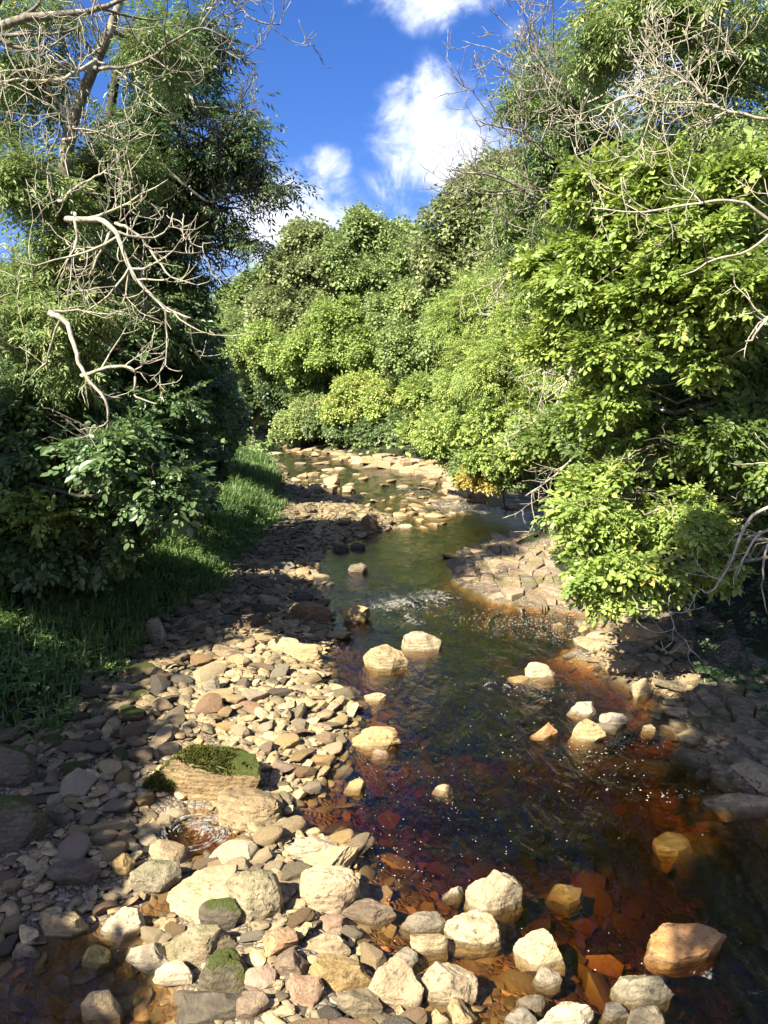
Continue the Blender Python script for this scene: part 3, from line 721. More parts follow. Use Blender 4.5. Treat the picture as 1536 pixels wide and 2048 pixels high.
def stone_label(x, y, size, tone, k, used):
    c = sorted(HEROPOS, key=lambda h: (h[0] - x) ** 2 + (h[1] - y) ** 2)
    sizew = 'large' if size > .3 else ('medium' if size > .2 else 'small')
    for h in c[:6]:
        dx, dy = x - h[0], y - h[1]
        rel = ('right of' if dx > 0 else 'left of') if abs(dx) > abs(dy) else ('behind' if dy > 0 else 'in front of')
        lab = f"{sizew} {SHAPEW[k]} {TONEW[tone]} stone {rel} the {short(h[3])}"
        if lab not in used and len(lab.split()) <= 16: break
    used.add(lab); return lab
placed = []; bx0, by0 = BAR.min(0); bx1, by1 = BAR.max(0)
cand = []
for size_lo, size_hi, tries, k in [(.22, .30, 240, 1.1), (.15, .22, 1900, .84), (.10, .15, 9000, .70), (.06, .10, 36000, .62), (.032, .06, 70000, .62)]:
    qx = rg.uniform(max(bx0, -9), bx1, tries); qy = by0 + (by1 - by0) * rg.random(tries) ** (1.6 if size_lo > .1 else 2.6)
    qy = np.maximum(qy, 4.2)
    sd = psd(np.stack([qx, qy], -1), BAR); hz = height(np.stack([qx, qy], -1)); gz = psd(np.stack([qx, qy], -1), GRASS)
    for x, y, s, z, gg in zip(qx, qy, sd, hz, gz):
        if s < -.05 or z < -.22 or (x < -.6 and y < 10 and z < -.04) or abs(x) > y * .62 + 1.2: continue
        r = rg.uniform(size_lo, size_hi) * (1.0 if y < 14 else 1.05)
        if y > 14 and r > .25: r *= .75
        if gg > -.9 and r > .2: continue
        if H0.hit(x, y, r, k): continue
        H0.add(x, y, r); cand.append((x, y, r, z, gg))
cand.sort(key=lambda c: -c[2] / math.hypot(c[1], H_CAM))
used = set(h[3] for h in HEROPOS)
N_OBJ = 215
proto = {}
parts = []
for idx, (x, y, r, z, gg) in enumerate(cand):
    elong = rg.uniform(1.0, 1.65); ht = r * rg.uniform(.2, .55)
    rx, ry, rz = rg.normal(0, .16), rg.normal(0, .16), rg.uniform(0, 6.28)
    zc = z + ht * rg.uniform(.15, .6) + .015
    shade_zone = gg > -1.6  # near the grass, shade is put into darker stone colours
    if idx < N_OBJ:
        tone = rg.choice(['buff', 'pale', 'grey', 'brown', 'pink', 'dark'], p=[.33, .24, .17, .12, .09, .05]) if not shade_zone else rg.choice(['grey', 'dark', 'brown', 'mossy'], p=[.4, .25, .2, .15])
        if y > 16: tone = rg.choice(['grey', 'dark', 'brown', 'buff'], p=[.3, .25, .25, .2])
        k = int(rg.integers(8)); key = (tone, k); ht = ht * 1.15
        if key not in proto:
            o = obj('stone', shared_rock(tone, k)); proto[key] = o
        else:
            o = proto[key].copy(); COL.objects.link(o)
        o.location = (x, y, zc + ht * .2); o.rotation_euler = (rx, ry, rz); o.scale = (r * elong, r * rg.uniform(.7, .95), ht)
        o['label'] = stone_label(x, y, r, tone, k, used); o['category'] = 'stone'; o['group'] = 'stones of the shingle bar'
    else:
        big = r / math.hypot(y, H_CAM) > .0075
        T = SH_T if big else SH_T1; v = T[rg.integers(len(T))] * [r * elong, r * .9, ht]
        v = v @ euler_m(rx * 1.5, ry * 1.5, rz).T + [x, y, zc]
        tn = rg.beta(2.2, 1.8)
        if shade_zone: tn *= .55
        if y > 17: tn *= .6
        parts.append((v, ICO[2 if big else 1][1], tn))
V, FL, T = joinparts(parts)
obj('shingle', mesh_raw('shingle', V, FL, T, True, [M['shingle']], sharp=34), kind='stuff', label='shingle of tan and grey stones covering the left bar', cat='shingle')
print('bar stones', len(cand), 'shingle verts', len(V))

# --- stones on the bed and along the right shore
parts = []; H1 = Hash()
RIV2 = RIVER
for lo, hi, tries in [(.15, .24, 160), (.09, .15, 2200), (.045, .09, 16000)]:
    qy = 4.5 + 18 * rg.random(tries) ** 1.6; qx = rg.uniform(-.62, .62, tries) * (qy + 2)
    q = np.stack([qx, qy], -1); hz = height(q)
    for x, y, z in zip(qx, qy, hz):
        if z > -.03: continue
        r = rg.uniform(lo, hi)
        if H1.hit(x, y, r, .85): continue
        if z > -.15 and r > .12: continue
        H1.add(x, y, r)
        v = SH_T1[rg.integers(8)] * [r * rg.uniform(1, 1.4), r * .9, r * rg.uniform(.25, .45)]
        v = v @ euler_m(rg.normal(0, .3), rg.normal(0, .3), rg.uniform(0, 6.28)).T + [x, y, z]
        v[:, 2] = np.minimum(v[:, 2], -.012)
        parts.append((v, ICO[1][1], rg.random()))
V, FL, T = joinparts(parts)
obj('bed_stones', mesh_raw('bed_stones', V, FL, T, True, [M['bed_stone']], sharp=34), kind='stuff', label='rust-coloured stones seen through the peaty water', cat='bed stones')
parts = []; H2 = Hash()
def strip(pixpoly, z, n, lo, hi, tlo, thi, hx=H2, k=.8):
    pl = np.array([gp(a, b, z)[:2] for a, b in pixpoly]); mn, mx = pl.min(0), pl.max(0)
    q = rg.uniform(mn, mx, (n, 2)); s = psd(q, pl); hz = height(q)
    for (x, y), si, zz in zip(q, s, hz):
        if si < 0: continue
        r = rg.uniform(lo, hi)
        if hx.hit(x, y, r, k) or H0.hit(x, y, r, .7): continue
        hx.add(x, y, r)
        v = SH_T1[rg.integers(8)] * [r * rg.uniform(1, 1.5), r * .9, r * rg.uniform(.3, .7)]
        v = v @ euler_m(rg.normal(0, .2), rg.normal(0, .2), rg.uniform(0, 6.28)).T + [x, y, max(zz, -.12) + r * .15]
        parts.append((v, ICO[1][1], rg.uniform(tlo, thi)))
strip([(1110, 1240), (1340, 1240), (1400, 1400), (1536, 1500), (1536, 1640), (1420, 1560), (1330, 1420), (1200, 1330)], .1, 500, .1, .32, .1, .7)
strip([(1110, 1240), (1340, 1240), (1400, 1400), (1600, 1500), (1600, 1640), (1420, 1560), (1330, 1420), (1200, 1330)], .1, 6000, .04, .1, .0, .7)
strip([(560, 888), (700, 906), (860, 935), (1000, 990), (990, 1005), (900, 985), (800, 935), (650, 915), (560, 902)], .1, 800, .12, .5, .35, .9)
strip([(800, 985), (920, 1000), (940, 1030), (850, 1060), (770, 1050), (740, 1010)], .0, 420, .12, .32, .3, .95)
strip([(600, 940), (720, 950), (730, 1000), (640, 980), (560, 950)], .0, 90, .15, .4, .5, .95)
strip([(560, 955), (640, 990), (740, 1015), (820, 1045), (800, 1062), (700, 1080), (640, 1060)], .05, 2500, .08, .26, .0, .55)
V, FL, T = joinparts(parts)
obj('shore_shingle', mesh_raw('shore_shingle', V, FL, T, True, [M['shingle']], sharp=34), kind='stuff', label='broken stones along the right and far shores', cat='shingle')

# --- more emergent rocks that can be told apart upstream
FARR = [(590, 958, 26, 12), (560, 930, 30, 12), (545, 905, 40, 12), (600, 925, 24, 9), (640, 925, 40, 9), (655, 938, 26, 10), (690, 912, 28, 10), (712, 922, 24, 12), (735, 918, 30, 9), (770, 968, 22, 8), (805, 972, 26, 9), (835, 1010, 34, 12), (870, 1000, 30, 12),
        (900, 1012, 38, 14), (870, 1030, 44, 12), (810, 1050, 32, 14), (780, 960, 26, 8), (850, 975, 28, 8), (930, 1105, 34, 18), (905, 1112, 40, 12), (640, 1150, 40, 14), (620, 1130, 36, 14), (655, 1165, 30, 12), (560, 1140, 60, 24), (530, 1160, 50, 20),
        (750, 1000, 24, 9), (725, 955, 26, 9), (1140, 1310, 28, 12), (1215, 1455, 46, 16), (1040, 1360, 44, 16), (680, 935, 26, 10)]
FTONE = ['pale', 'buff', 'pale', 'grey', 'buff']
for i, (px, py, wp, hp) in enumerate(FARR):
    g0 = gp(px, py + hp / 2); sl = float(np.hypot(g0[1], H_CAM)); w = wp * sl / F; k = i % 8
    tone = FTONE[i % 5]; key = (tone, k)
    if key in proto: o = proto[key].copy(); COL.objects.link(o)
    else: o = obj('stone', shared_rock(tone, k)); proto[key] = o
    zb = max(z_at(g0[0], g0[1]), -.02)
    hh = hp * sl / F * .45
    o.location = (g0[0], g0[1] + w * .35, zb + hh * .3); o.rotation_euler = (rg.normal(0, .1), rg.normal(0, .1), rg.uniform(-.3, .3)); o.scale = (w / 2, w * .4, hh * .9)
    o['label'] = stone_label(g0[0], g0[1], w, tone, k, used).replace('small ', '').replace('medium ', '').replace('large ', ''); o['category'] = 'stone'; o['group'] = 'rocks breaking the water upstream'

# --- bedrock ledges: plates of their own with open joints
def clip(pl, p, n):
    out = []
    for i in range(len(pl)):
        a, b = pl[i], pl[(i + 1) % len(pl)]; da, db = np.dot(a - p, n), np.dot(b - p, n)
        if da <= 0: out.append(a)
        if (da < 0) != (db < 0) and abs(da - db) > 1e-9: out.append(a + (b - a) * da / (da - db))
    return out
def ledge(name, label, pix, z0, z1, nplates, mat, seed, tilt=(0, 0), stretchy=1.8, jit=.03):
    rgl = np.random.default_rng(seed); pl = np.array([gp(a, b, z0)[:2] for a, b in pix]); mn, mx = pl.min(0), pl.max(0); c = pl.mean(0)
    root = bpy.data.objects.new(name, None); COL.objects.link(root); root.location = (c[0], c[1], 0)
    root['label'] = label; root['category'] = 'bedrock ledge'
    pts = []
    while len(pts) < nplates:
        q = rgl.uniform(mn, mx)
        if psd(q[None], pl)[0] > .02: pts.append(q)
    pts = np.array(pts); S = np.array([1, 1 / stretchy])
    for i, p in enumerate(pts):
        cell = [p + np.array(v) for v in [(-3, -3), (3, -3), (3, 3), (-3, 3)]]
        for j, q in enumerate(pts):
            if j == i: continue
            dlt = (q - p) * S * S; mid = (p + q) / 2
            if np.linalg.norm((q - p) * S) > 3: continue
            cell = clip(cell, mid, dlt)
            if len(cell) < 3: break
        if len(cell) < 3: continue
        cell = np.array(cell)
        cen = cell.mean(0); gap = .012 + .012 * rgl.random()
        # clamp to ledge outline, roughen and shrink for the joints
        pts2 = []
        for a, b in zip(cell, np.roll(cell, -1, 0)):
            n = max(2, int(np.linalg.norm(b - a) / .12))
            for t in np.arange(n) / n: pts2.append(a + (b - a) * t)
        pts2 = np.array(pts2); sd = psd(pts2, pl)
        far = sd < -.08
        if far.any():
            for _ in range(6):
                sdv = psd(pts2, pl); mv = sdv < -.05
                pts2[mv] += (cen - pts2[mv]) * .22
        L = np.linalg.norm(pts2 - cen, axis=1, keepdims=True); pts2 = cen + (pts2 - cen) * (1 - gap / np.maximum(L, .05))
        pts2 = pts2 + .02 * np.stack([fbm(np.column_stack([pts2 * 5, pts2[:, :1] * 0]), 2), fbm(np.column_stack([pts2 * 5 + 9, pts2[:, :1] * 0]), 2)], 1)
        edge = psd(cen[None], pl)[0]
        zt = z0 + (z1 - z0) * min(1, edge / 1.2) + rgl.uniform(-jit, jit) + tilt[0] * (cen[0] - c[0]) + tilt[1] * (cen[1] - c[1])
        tl = rgl.normal(0, .035 + jit * .5, 2); n = len(pts2)
        rings = []
        for sc, dz in [(1.0, -.45), (1.0, -.035), (.975, -.008), (.9, 0.004), (.5, .008)]:
            q = cen + (pts2 - cen) * sc
            rings.append(np.column_stack([q - c, zt + dz + (q - cen) @ tl + .012 * fbm(np.column_stack([q * 3, q[:, :1] * 0]), 2)]))
        v = np.concatenate(rings + [np.array([[cen[0] - c[0], cen[1] - c[1], zt + .01]])])
        ks = np.arange(n); kn = (ks + 1) % n
        qd = np.concatenate([np.stack([r * n + ks, r * n + kn, (r + 1) * n + kn, (r + 1) * n + ks], 1) for r in range(4)])
        tr = np.stack([4 * n + ks, 4 * n + kn, np.full(n, 5 * n)], 1)
        me = mesh_raw('slab', v, [tr, qd], None, True, [mat], sharp=30)
        obj('slab', me, parent=root)
    return root
ledge('rock_ledge', 'pinkish cracked bedrock shelf with yellow-green algae jutting into the river', [(895, 1125), (950, 1085), (1010, 1068), (1130, 1075), (1190, 1120), (1200, 1230), (1080, 1222), (985, 1203), (930, 1160)], .02, .19, 150, M['bedrock'], 1, jit=.035, stretchy=2.6)
ledge('rock_ledge', 'pale sunlit bedrock shelf across the upper river by the trees', [(690, 922), (760, 917), (850, 915), (905, 925), (935, 955), (960, 975), (900, 985), (850, 955), (790, 945), (720, 940)], -.04, .34, 84, M['bedrock_pale'], 2, jit=.13, stretchy=1.3)
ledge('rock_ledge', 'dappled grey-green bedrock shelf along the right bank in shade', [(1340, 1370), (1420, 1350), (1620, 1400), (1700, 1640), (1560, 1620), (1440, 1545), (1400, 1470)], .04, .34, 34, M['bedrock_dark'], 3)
ledge('rock_ledge', 'low tan rock sill below the yellow-leaved shrub', [(900, 972), (990, 990), (1080, 1010), (1060, 1022), (960, 1012), (890, 992)], .0, .2, 30, M['bedrock_pale'], 4, jit=.1)

# --- foam: flecks drifting on the river and the swirl in the still pool
rgf = np.random.default_rng(77)
def flecks(pixboxes):
    vs, fs, off = [], [], 0
    for px, py, wx, wy, n, s, ang in pixboxes:
        for _ in range(n):
            u, v = rgf.normal(0, 1, 2); u, v = (u * math.cos(ang) - v * .35 * math.sin(ang)), (u * math.sin(ang) + v * .5)
            g0 = gp(px + u * wx, py + v * wy)
            if height(g0[None, :2])[0] > -.05 or H0.hit(g0[0], g0[1], .02, .9): continue
            if rgf.random() < (.45 if s > .018 else .72): continue
            r = s * .5 * rgf.uniform(.35, 1.0) ** 1.5; k = 6; a = np.arange(k) / k * 2 * math.pi
            rad = r * rgf.uniform(.7, 1.25, k)
            ring = np.column_stack([g0[0] + rad * np.cos(a) * 1.3, g0[1] + rad * np.sin(a), np.full(k, .021)])
            vs.append(np.vstack([ring, [g0[0], g0[1], .028]])); fs.append(np.array([[i, (i + 1) % k, k] for i in range(k)]) + off); off += k + 1
    return np.concatenate(vs), np.concatenate(fs)
V, Fq = flecks([(1050, 1245, 75, 22, 900, .022, .15), (1140, 1275, 50, 14, 300, .022, .2), (1200, 1510, 110, 50, 150, .02, .4), (1330, 1590, 60, 16, 70, .022, .1), (850, 1560, 90, 90, 170, .012, .8), (760, 1660, 60, 90, 130, .012, .9), (800, 1750, 90, 60, 120, .011, .3),
                (1100, 1650, 160, 120, 120, .013, .3), (950, 1440, 100, 60, 90, .016, .9), (1060, 1380, 60, 20, 110, .02, .5), (1350, 1900, 140, 60, 120, .012, .2), (800, 1215, 80, 30, 260, .02, .2), (760, 1380, 60, 60, 60, .012, .9), (900, 1700, 140, 100, 110, .011, .4)])
obj('foam_flecks', mesh_raw('foam_flecks', V, Fq, None, True, [M['foam']]), kind='stuff', label='white foam flecks drifting on the brown water', cat='foam')
sc0 = gp(388, 1668, .0); vs, fs, off = [], [], 0
for k in range(420):
    r0 = .05 + .40 * rgf.random() ** .8; a0 = rgf.normal(.6, 1.0) if r0 < .33 else rgf.uniform(0, 6.28); la = rgf.uniform(.15, .7); wd = rgf.uniform(.002, .012); n = 7
    a = a0 + np.linspace(0, la, n); rr = r0 * (1 - .10 * np.linspace(0, 1, n)) + .004 * np.sin(a * 9 + k)
    wdt = wd * np.sin(np.linspace(.1, 3.04, n))
    i_ = np.column_stack([sc0[0] + (rr - wdt) * np.cos(a), sc0[1] + (rr - wdt) * .85 * np.sin(a), np.full(n, .0225 + .00003 * k)])
    o_ = np.column_stack([sc0[0] + (rr + wdt) * np.cos(a), sc0[1] + (rr + wdt) * .85 * np.sin(a), np.full(n, .0225 + .00003 * k)])
    vs.append(np.vstack([i_, o_])); fs.append(np.array([[i, i + 1, n + i + 1, n + i] for i in range(n - 1)]) + off); off += 2 * n
obj('foam_swirl', mesh_raw('foam_swirl', np.concatenate(vs), np.concatenate(fs), None, True, [M['foam_film']]), kind='stuff', label='swirl of white foam turning in the still pool beside the rounded tan boulder', cat='foam')

# ------------------------------------------------------------------ foliage templates
def leaf_geo(kind):
    if kind == 'broad':     # 6-point leaf folded along the midrib, unit length along +X
        v = np.array([[0, 0, 0], [.28, .27, .05], [.68, .26, .03], [1, 0, -.08], [.68, -.26, .03], [.28, -.27, .05]])
        return v, np.array([[0, 3, 2, 1], [0, 5, 4, 3]])
    if kind == 'lancet':
        v = np.array([[0, 0, 0], [.45, .15, .02], [1, 0, -.06], [.45, -.15, .02]])
        return v, np.array([[0, 3, 2, 1]])
    if kind == 'clump':
        v = np.array([[0, 0, 0], [.5, .38, .06], [1, 0, -.1], [.5, -.38, .06]])
        return v, np.array([[0, 3, 2, 1]])
def spray_template(kind, seed):
    """list of leaf matrices (origin, axes) for one twig about 1 unit long"""
    r = np.random.default_rng(seed); L = []
    if kind == 'broad':
        n = 12
        for i in range(n):
            t = (i + .5) / n; side = 1 if i % 2 else -1; yaw = side * r.uniform(.6, 1.15) if i < n - 1 else 0
            L.append((np.array([t, side * .03, -.12 * t * t]), yaw, r.normal(.2, .32), r.normal(side * -.2, .42), r.uniform(.15, .38)))
    elif kind == 'ash':
        for q in range(3):
            b = np.array([.15 + .32 * q, 0, 0]); ya = (1 if q % 2 else -1) * r.uniform(.4, 1.0) if q < 2 else 0; dr = r.uniform(.2, .6)
            for i in range(7):
                t = .15 + .42 * (i // 2) / 3; side = 1 if i % 2 else -1
                ax = np.array([math.cos(ya), math.sin(ya), -dr * t * 1.3])
                L.append((b + ax * t, ya + (side * r.uniform(.7, 1.0) if i < 6 else 0), dr + r.normal(0, .15), r.normal(0, .3), r.uniform(.2, .27)))
    elif kind == 'clump':
        for i in range(9):
            t = r.uniform(0, 1); L.append((np.array([t, r.normal(0, .22), r.normal(0, .16)]), r.uniform(-1.6, 1.6), r.normal(.2, .4), r.normal(0, .5), r.uniform(.28, .44)))
    return L
def build_template(kind, leafkind, seed):
    lv, lf = leaf_geo(leafkind); vs, fs, tn, off = [], [], [], 0; r = np.random.default_rng(seed + 50)
    for o, yaw, pitch, roll, s in spray_template(kind, seed):
        R = euler_m(roll, pitch, yaw); vs.append((lv * s) @ R.T + o); fs.append(lf + off); off += len(lv); tn.append(np.full(len(lv), r.uniform(-.5, .5)))
    return np.concatenate(vs), np.concatenate(fs), np.concatenate(tn)
TPL = {'broad': [build_template('broad', 'broad', s) for s in range(10)], 'ash': [build_template('ash', 'lancet', 110 + s) for s in range(10)],
       'clump': [build_template('clump', 'clump', 220 + s) for s in range(10)], 'broad_far': [build_template('broad', 'clump', 330 + s) for s in range(10)]}
def sprays(kind, pos, outdir, size, rgn, droop=.25, tone0=.5, tvar=.16, updown=.25):
    """batch: place spray templates at pos with their twigs along outdir"""
    n = len(pos); d = outdir.copy(); d[:, 2] = d[:, 2] * .5 - droop * rgn.uniform(0, 1.6, n); d += rgn.normal(0, .35, (n, 3)); d /= np.linalg.norm(d, axis=1)[:, None]
    up = np.array([0, 0, 1.0]) + rgn.normal(0, updown, (n, 3)) + outdir * .55
    y = np.cross(up, d); y /= np.linalg.norm(y, axis=1)[:, None]; z = np.cross(d, y)
    R = np.stack([d, y, z], 2) * (size * rgn.uniform(.55, 1.3, n))[:, None, None]
    which = rgn.integers(0, 10, n); st = tone0 + rgn.normal(0, tvar, n) if np.isscalar(tone0) else tone0 + rgn.normal(0, tvar, n)
    parts = []
    for k in range(10):
        ix = np.where(which == k)[0]
        if len(ix) == 0: continue
        tv, tf, tt = TPL[kind][k]
        v = np.einsum('nij,vj->nvi', R[ix], tv) + pos[ix][:, None, :]
        f = (tf[None] + (np.arange(len(ix)) * len(tv))[:, None, None]).reshape(-1, tf.shape[1])
        tn = np.clip(st[ix][:, None] + tt[None] * .35, 0.0, .97)
        # an occasional turned leaf
        parts.append((v.reshape(-1, 3), f, tn.reshape(-1)))
    return joinparts(parts)
def lobe_points(lobes, n, rgn, shell=.45, gap=.05, gs=1.6, low=-.75):
    """points near the skins of the lobes; noise culls make holes"""
    vol = np.array([(l[1][0] * l[1][1] * l[1][2]) ** (2 / 3) * (l[2] if len(l) > 2 else 1) for l in lobes]); cnt = (n * vol / vol.sum()).astype(int) + 3
    P_, D_, T_ = [], [], []
    for (l, c_) in zip(lobes, cnt):
        c, r = l[0], np.array(l[1]); got = 0
        m = int(c_ * 1.8) + 8
        d = rgn.normal(size=(m, 3)); d /= np.linalg.norm(d, axis=1)[:, None]; d = d[d[:, 2] > low]
        rad = 1 - shell * rgn.random(len(d)) ** 1.7; rad *= 1 + .22 * fbm(d * 2.3 + c, 3)
        p = c + d * rad[:, None] * r
        nz = fbm(p * gs / max(.6, r.min()) * .9 + 3, 3); keep = (nz > gap - .22) & (fbm(p * .9 + 11, 2) > gap - .55)
        p, d, nz = p[keep][:c_], d[keep][:c_], nz[keep][:c_]
        P_.append(p); D_.append(d); T_.append(nz * .16 + .06 * rgn.normal())
    return np.concatenate(P_), np.concatenate(D_), np.concatenate(T_)

# ---- wood
def tube(pts, r0, r1, sides=5, prof=None):
    pts = np.asarray(pts, float); n = len(pts); t = np.gradient(pts, axis=0); t /= np.linalg.norm(t, axis=1)[:, None] + 1e-9
    ref = np.array([0, 0, 1.0]) if abs(t[0][2]) < .9 else np.array([1.0, 0, 0])
    u = np.cross(t, ref); u /= np.linalg.norm(u, axis=1)[:, None] + 1e-9; w = np.cross(t, u)
    rad = np.linspace(r0, r1, n) if prof is None else prof
    a = np.arange(sides) / sides * 2 * math.pi
    v = pts[:, None] + rad[:, None, None] * (np.cos(a)[None, :, None] * u[:, None] + np.sin(a)[None, :, None] * w[:, None])
    i, j = np.meshgrid(np.arange(n - 1), np.arange(sides), indexing='ij'); j2 = (j + 1) % sides
    f = np.stack([i * sides + j, i * sides + j2, (i + 1) * sides + j2, (i + 1) * sides + j], -1).reshape(-1, 4)
    cap = np.array([[(n - 1) * sides + k, (n - 1) * sides + (k + 1) % sides, (n - 1) * sides] for k in range(1, sides - 1)])
    return v.reshape(-1, 3), [f, cap], np.zeros(n * sides)
def wiggle(a, b, n, amp, rgn, sag=0.0):
    t = np.linspace(0, 1, n)[:, None]; p = a + (b - a) * t; L = np.linalg.norm(b - a)
    o = np.cumsum(rgn.normal(0, 1, (n, 3)), 0); o -= o[0] + (o[-1] - o[0]) * t; p = p + o * amp * L / math.sqrt(n) * 1.2
    p[:, 2] += sag * L * (4 * t * (1 - t))[:, 0]
    return p
def smooth_poly(pts, n):
    pts = np.asarray(pts, float); m = len(pts)
    if m < 3: return wiggle(pts[0], pts[-1], n, .03, np.random.default_rng(1))
    P4 = np.vstack([2 * pts[0] - pts[1], pts, 2 * pts[-1] - pts[-2]]); out = []
    for s in np.linspace(0, m - 1 - 1e-6, n):
        i = int(s); f = s - i; p0, p1, p2, p3 = P4[i:i + 4]
        out.append(.5 * ((2 * p1) + (-p0 + p2) * f + (2 * p0 - 5 * p1 + 4 * p2 - p3) * f * f + (-p0 + 3 * p1 - 3 * p2 + p3) * f ** 3))
    return np.array(out)
def bare_twigs(path, r0, rgn, depth, density, up=.4, length=.5, out=None, droop=0.0):
    tk = max(1.0, path[0][1] / 13)
    """bare side branches that fork and turn up at their tips, as ash does"""
    L = np.linalg.norm(np.diff(path, axis=0), axis=1).sum(); n = max(2, int(L * density)); m = len(path)
    for i in range(n):
        t = rgn.uniform(.15, 1.0); k = min(m - 2, int(t * (m - 1))); p = path[k] + (path[k + 1] - path[k]) * (t * (m - 1) - k)
        d = path[k + 1] - path[k]; d /= np.linalg.norm(d) + 1e-9
        side = rgn.normal(size=3); side -= side.dot(d) * d; side /= np.linalg.norm(side) + 1e-9
        v = d * rgn.uniform(.25, .9) + side * rgn.uniform(.5, 1.0) + np.array([0, 0, -droop]); v /= np.linalg.norm(v)
        ln = length * rgn.uniform(.5, 1.25) * (1.15 - .5 * t); q = [p]; seg = 6
        for s in range(seg):
            v = v + np.array([0, 0, up * (s + 1) / seg * .34]) + rgn.normal(0, .17, 3); v /= np.linalg.norm(v); q.append(q[-1] + v * ln / seg)
        q = np.array(q); rr = r0 * (1 - .55 * t) * .5
        out.append(tube(q, max(rr, .0062 * tk), max(rr * .35, .0042 * tk), 4))
        if depth > 0: bare_twigs(q, rr, rgn, depth - 1, density * 1.5, up, length * .52, out, droop)

def ground_pt(p): return np.array([p[0], p[1], z_at(p[0], p[1]) - .1])
SPN = 1.3
def explode(L2, rgn, k=9, flat=.55):
    out = []
    for l in L2:
        c, r = l[0], l[1]; w = l[2] if len(l) > 2 else 1.0
        for _ in range(k):
            d = rgn.normal(size=3); d /= np.linalg.norm(d); s = rgn.uniform(.24, .46) * (9 / k) ** .33
            out.append((c + d * r * rgn.uniform(.3, .8), np.array([s, s, s * flat]) * r.mean() * np.array([1.15, 1.15, 1.0]), w * rgn.uniform(.5, 1.4)))
    return out + ([(l[0], l[1], .8 * k) for l in L2] if k == 12 else [])
def make_tree(name, label, cat, base, top, r_trunk, lobes, kind, leafmat, n_spray, size, seed, bark='bark', group=None, tone=.5, gap=.0, droop=.25, n_limb=None,
              twig_per=5, n_leafparts=0, shell=.5, leaf_len=.14, low=-.75, tvar=.14, trunk_pts=None, fork=.35, sub=9, flat=.55):
    rgn = np.random.default_rng(seed); base = np.array(base, float); top = np.array(top, float)
    root = bpy.data.objects.new(name, None); COL.objects.link(root); root.location = tuple(base)
    root['label'] = label; root['category'] = cat
    if group: root['group'] = group
    path = smooth_poly(np.array(trunk_pts), 16) if trunk_pts is not None else wiggle(base, top, 12, .06, rgn)
    m = len(path)
    rad = r_trunk * (1 - .78 * np.linspace(0, 1, m) ** .9); rad[0] *= 1.35
    v, f, t = tube(path - base, 0, 0, 9, rad); obj('trunk', mesh_raw('trunk', v, f, None, True, [M[bark]]), root)
    tw = []; tk = max(1.0, base[1] / 14)
    L2 = [(np.array(l[0], float), np.array(l[1], float)) + tuple(l[2:]) for l in lobes]
    for li, l in enumerate(L2[:n_limb or len(L2)]):
        c, r = l[0], l[1]
        kk = int(np.clip(np.argmin(np.linalg.norm(path - c, axis=1) + np.where(path[:, 2] > c[2], 3.0, 0) * 1.0), int(m * fork), m - 2)); st = path[kk]
        lp = wiggle(st, c, 8, .09, rgn, .06); r0 = min(rad[kk] * .6, .045 + .03 * np.linalg.norm(c - st) / 2)
        v, f, t = tube(lp - base, r0, r0 * .4, 6); obj('limb', mesh_raw('limb', v, f, None, True, [M[bark]]), root)
        for _ in range(twig_per):
            d = rgn.normal(size=3); d[2] = abs(d[2]) * .6 - .15; d /= np.linalg.norm(d)
            q = wiggle(lp[rgn.integers(4, 8)], c + d * r * rgn.uniform(.8, 1.02), 6, .12, rgn, .05)
            tw.append(tube(q - base, r0 * .32, .006 * tk, 4))
            for _ in range(2):
                j = rgn.integers(2, 5); dd = rgn.normal(size=3); e = q[j] + dd / np.linalg.norm(dd) * r.mean() * .45
                tw.append(tube(wiggle(q[j], e, 5, .12, rgn) - base, max(r0 * .16, .006 * tk), .004 * tk, 3))
    if tw:
        v, f, t = joinparts(tw); obj('twigs', mesh_raw('twigs', v, f, None, True, [M['twig' if bark != 'bark_dark' else 'bark_dark']]), root, kind='stuff')
    pos, dr, tz = lobe_points(explode(L2, rgn, sub, flat), int(n_spray * SPN), rgn, .75, gap, low=low)
    v, f, t = sprays(kind, pos - base, dr, size, rgn, droop, tone + tz, tvar)
    obj('crown', mesh_raw('crown', v, f, t, False, [M[leafmat]]), root, kind='stuff')
    if n_leafparts:                      # the leaves that show largest: each an object that shares one leaf mesh
        camv = np.array([0, 0, H_CAM]); score = np.einsum('ij,ij->i', dr, (camv - pos) / np.linalg.norm(camv - pos, axis=1)[:, None]) - .05 * np.linalg.norm(camv - pos, axis=1)
        ix = np.argsort(-score)[:n_leafparts * 3]; ix = rgn.choice(ix, n_leafparts, replace=False)
        lv, lf = leaf_geo('broad'); lms = [mesh_raw('leaf', lv * leaf_len, lf, np.full(6, tt), False, [M[leafmat]]) for tt in (.35, .55, .7, .85)]
        first = [None] * 4
        for n_, i in enumerate(ix):
            k = int(rgn.integers(4))
            if first[k] is None: first[k] = o = obj('leaf', lms[k], root)
            else: o = first[k].copy(); COL.objects.link(o); o.parent = root
            p = pos[i] - base + dr[i] * .06
            o.location = tuple(p); o.rotation_euler = (rgn.normal(0, .4), rgn.normal(.35, .3), math.atan2(dr[i][1], dr[i][0]) + rgn.normal(0, .7)); s = rgn.uniform(.8, 1.2); o.scale = (s, s, s)
    return root
def LB(px, py, D, rx, ry, rd=None, w=1.0):
    c = P(px, py, D); s = np.linalg.norm(ray(px, py)) * D / ray(px, py)[1] / np.linalg.norm(ray(px, py)) / 1.0
    k = D / F
    return (c, (rx * k, (rd if rd is not None else (rx + ry) / 2 * k), ry * k), w)

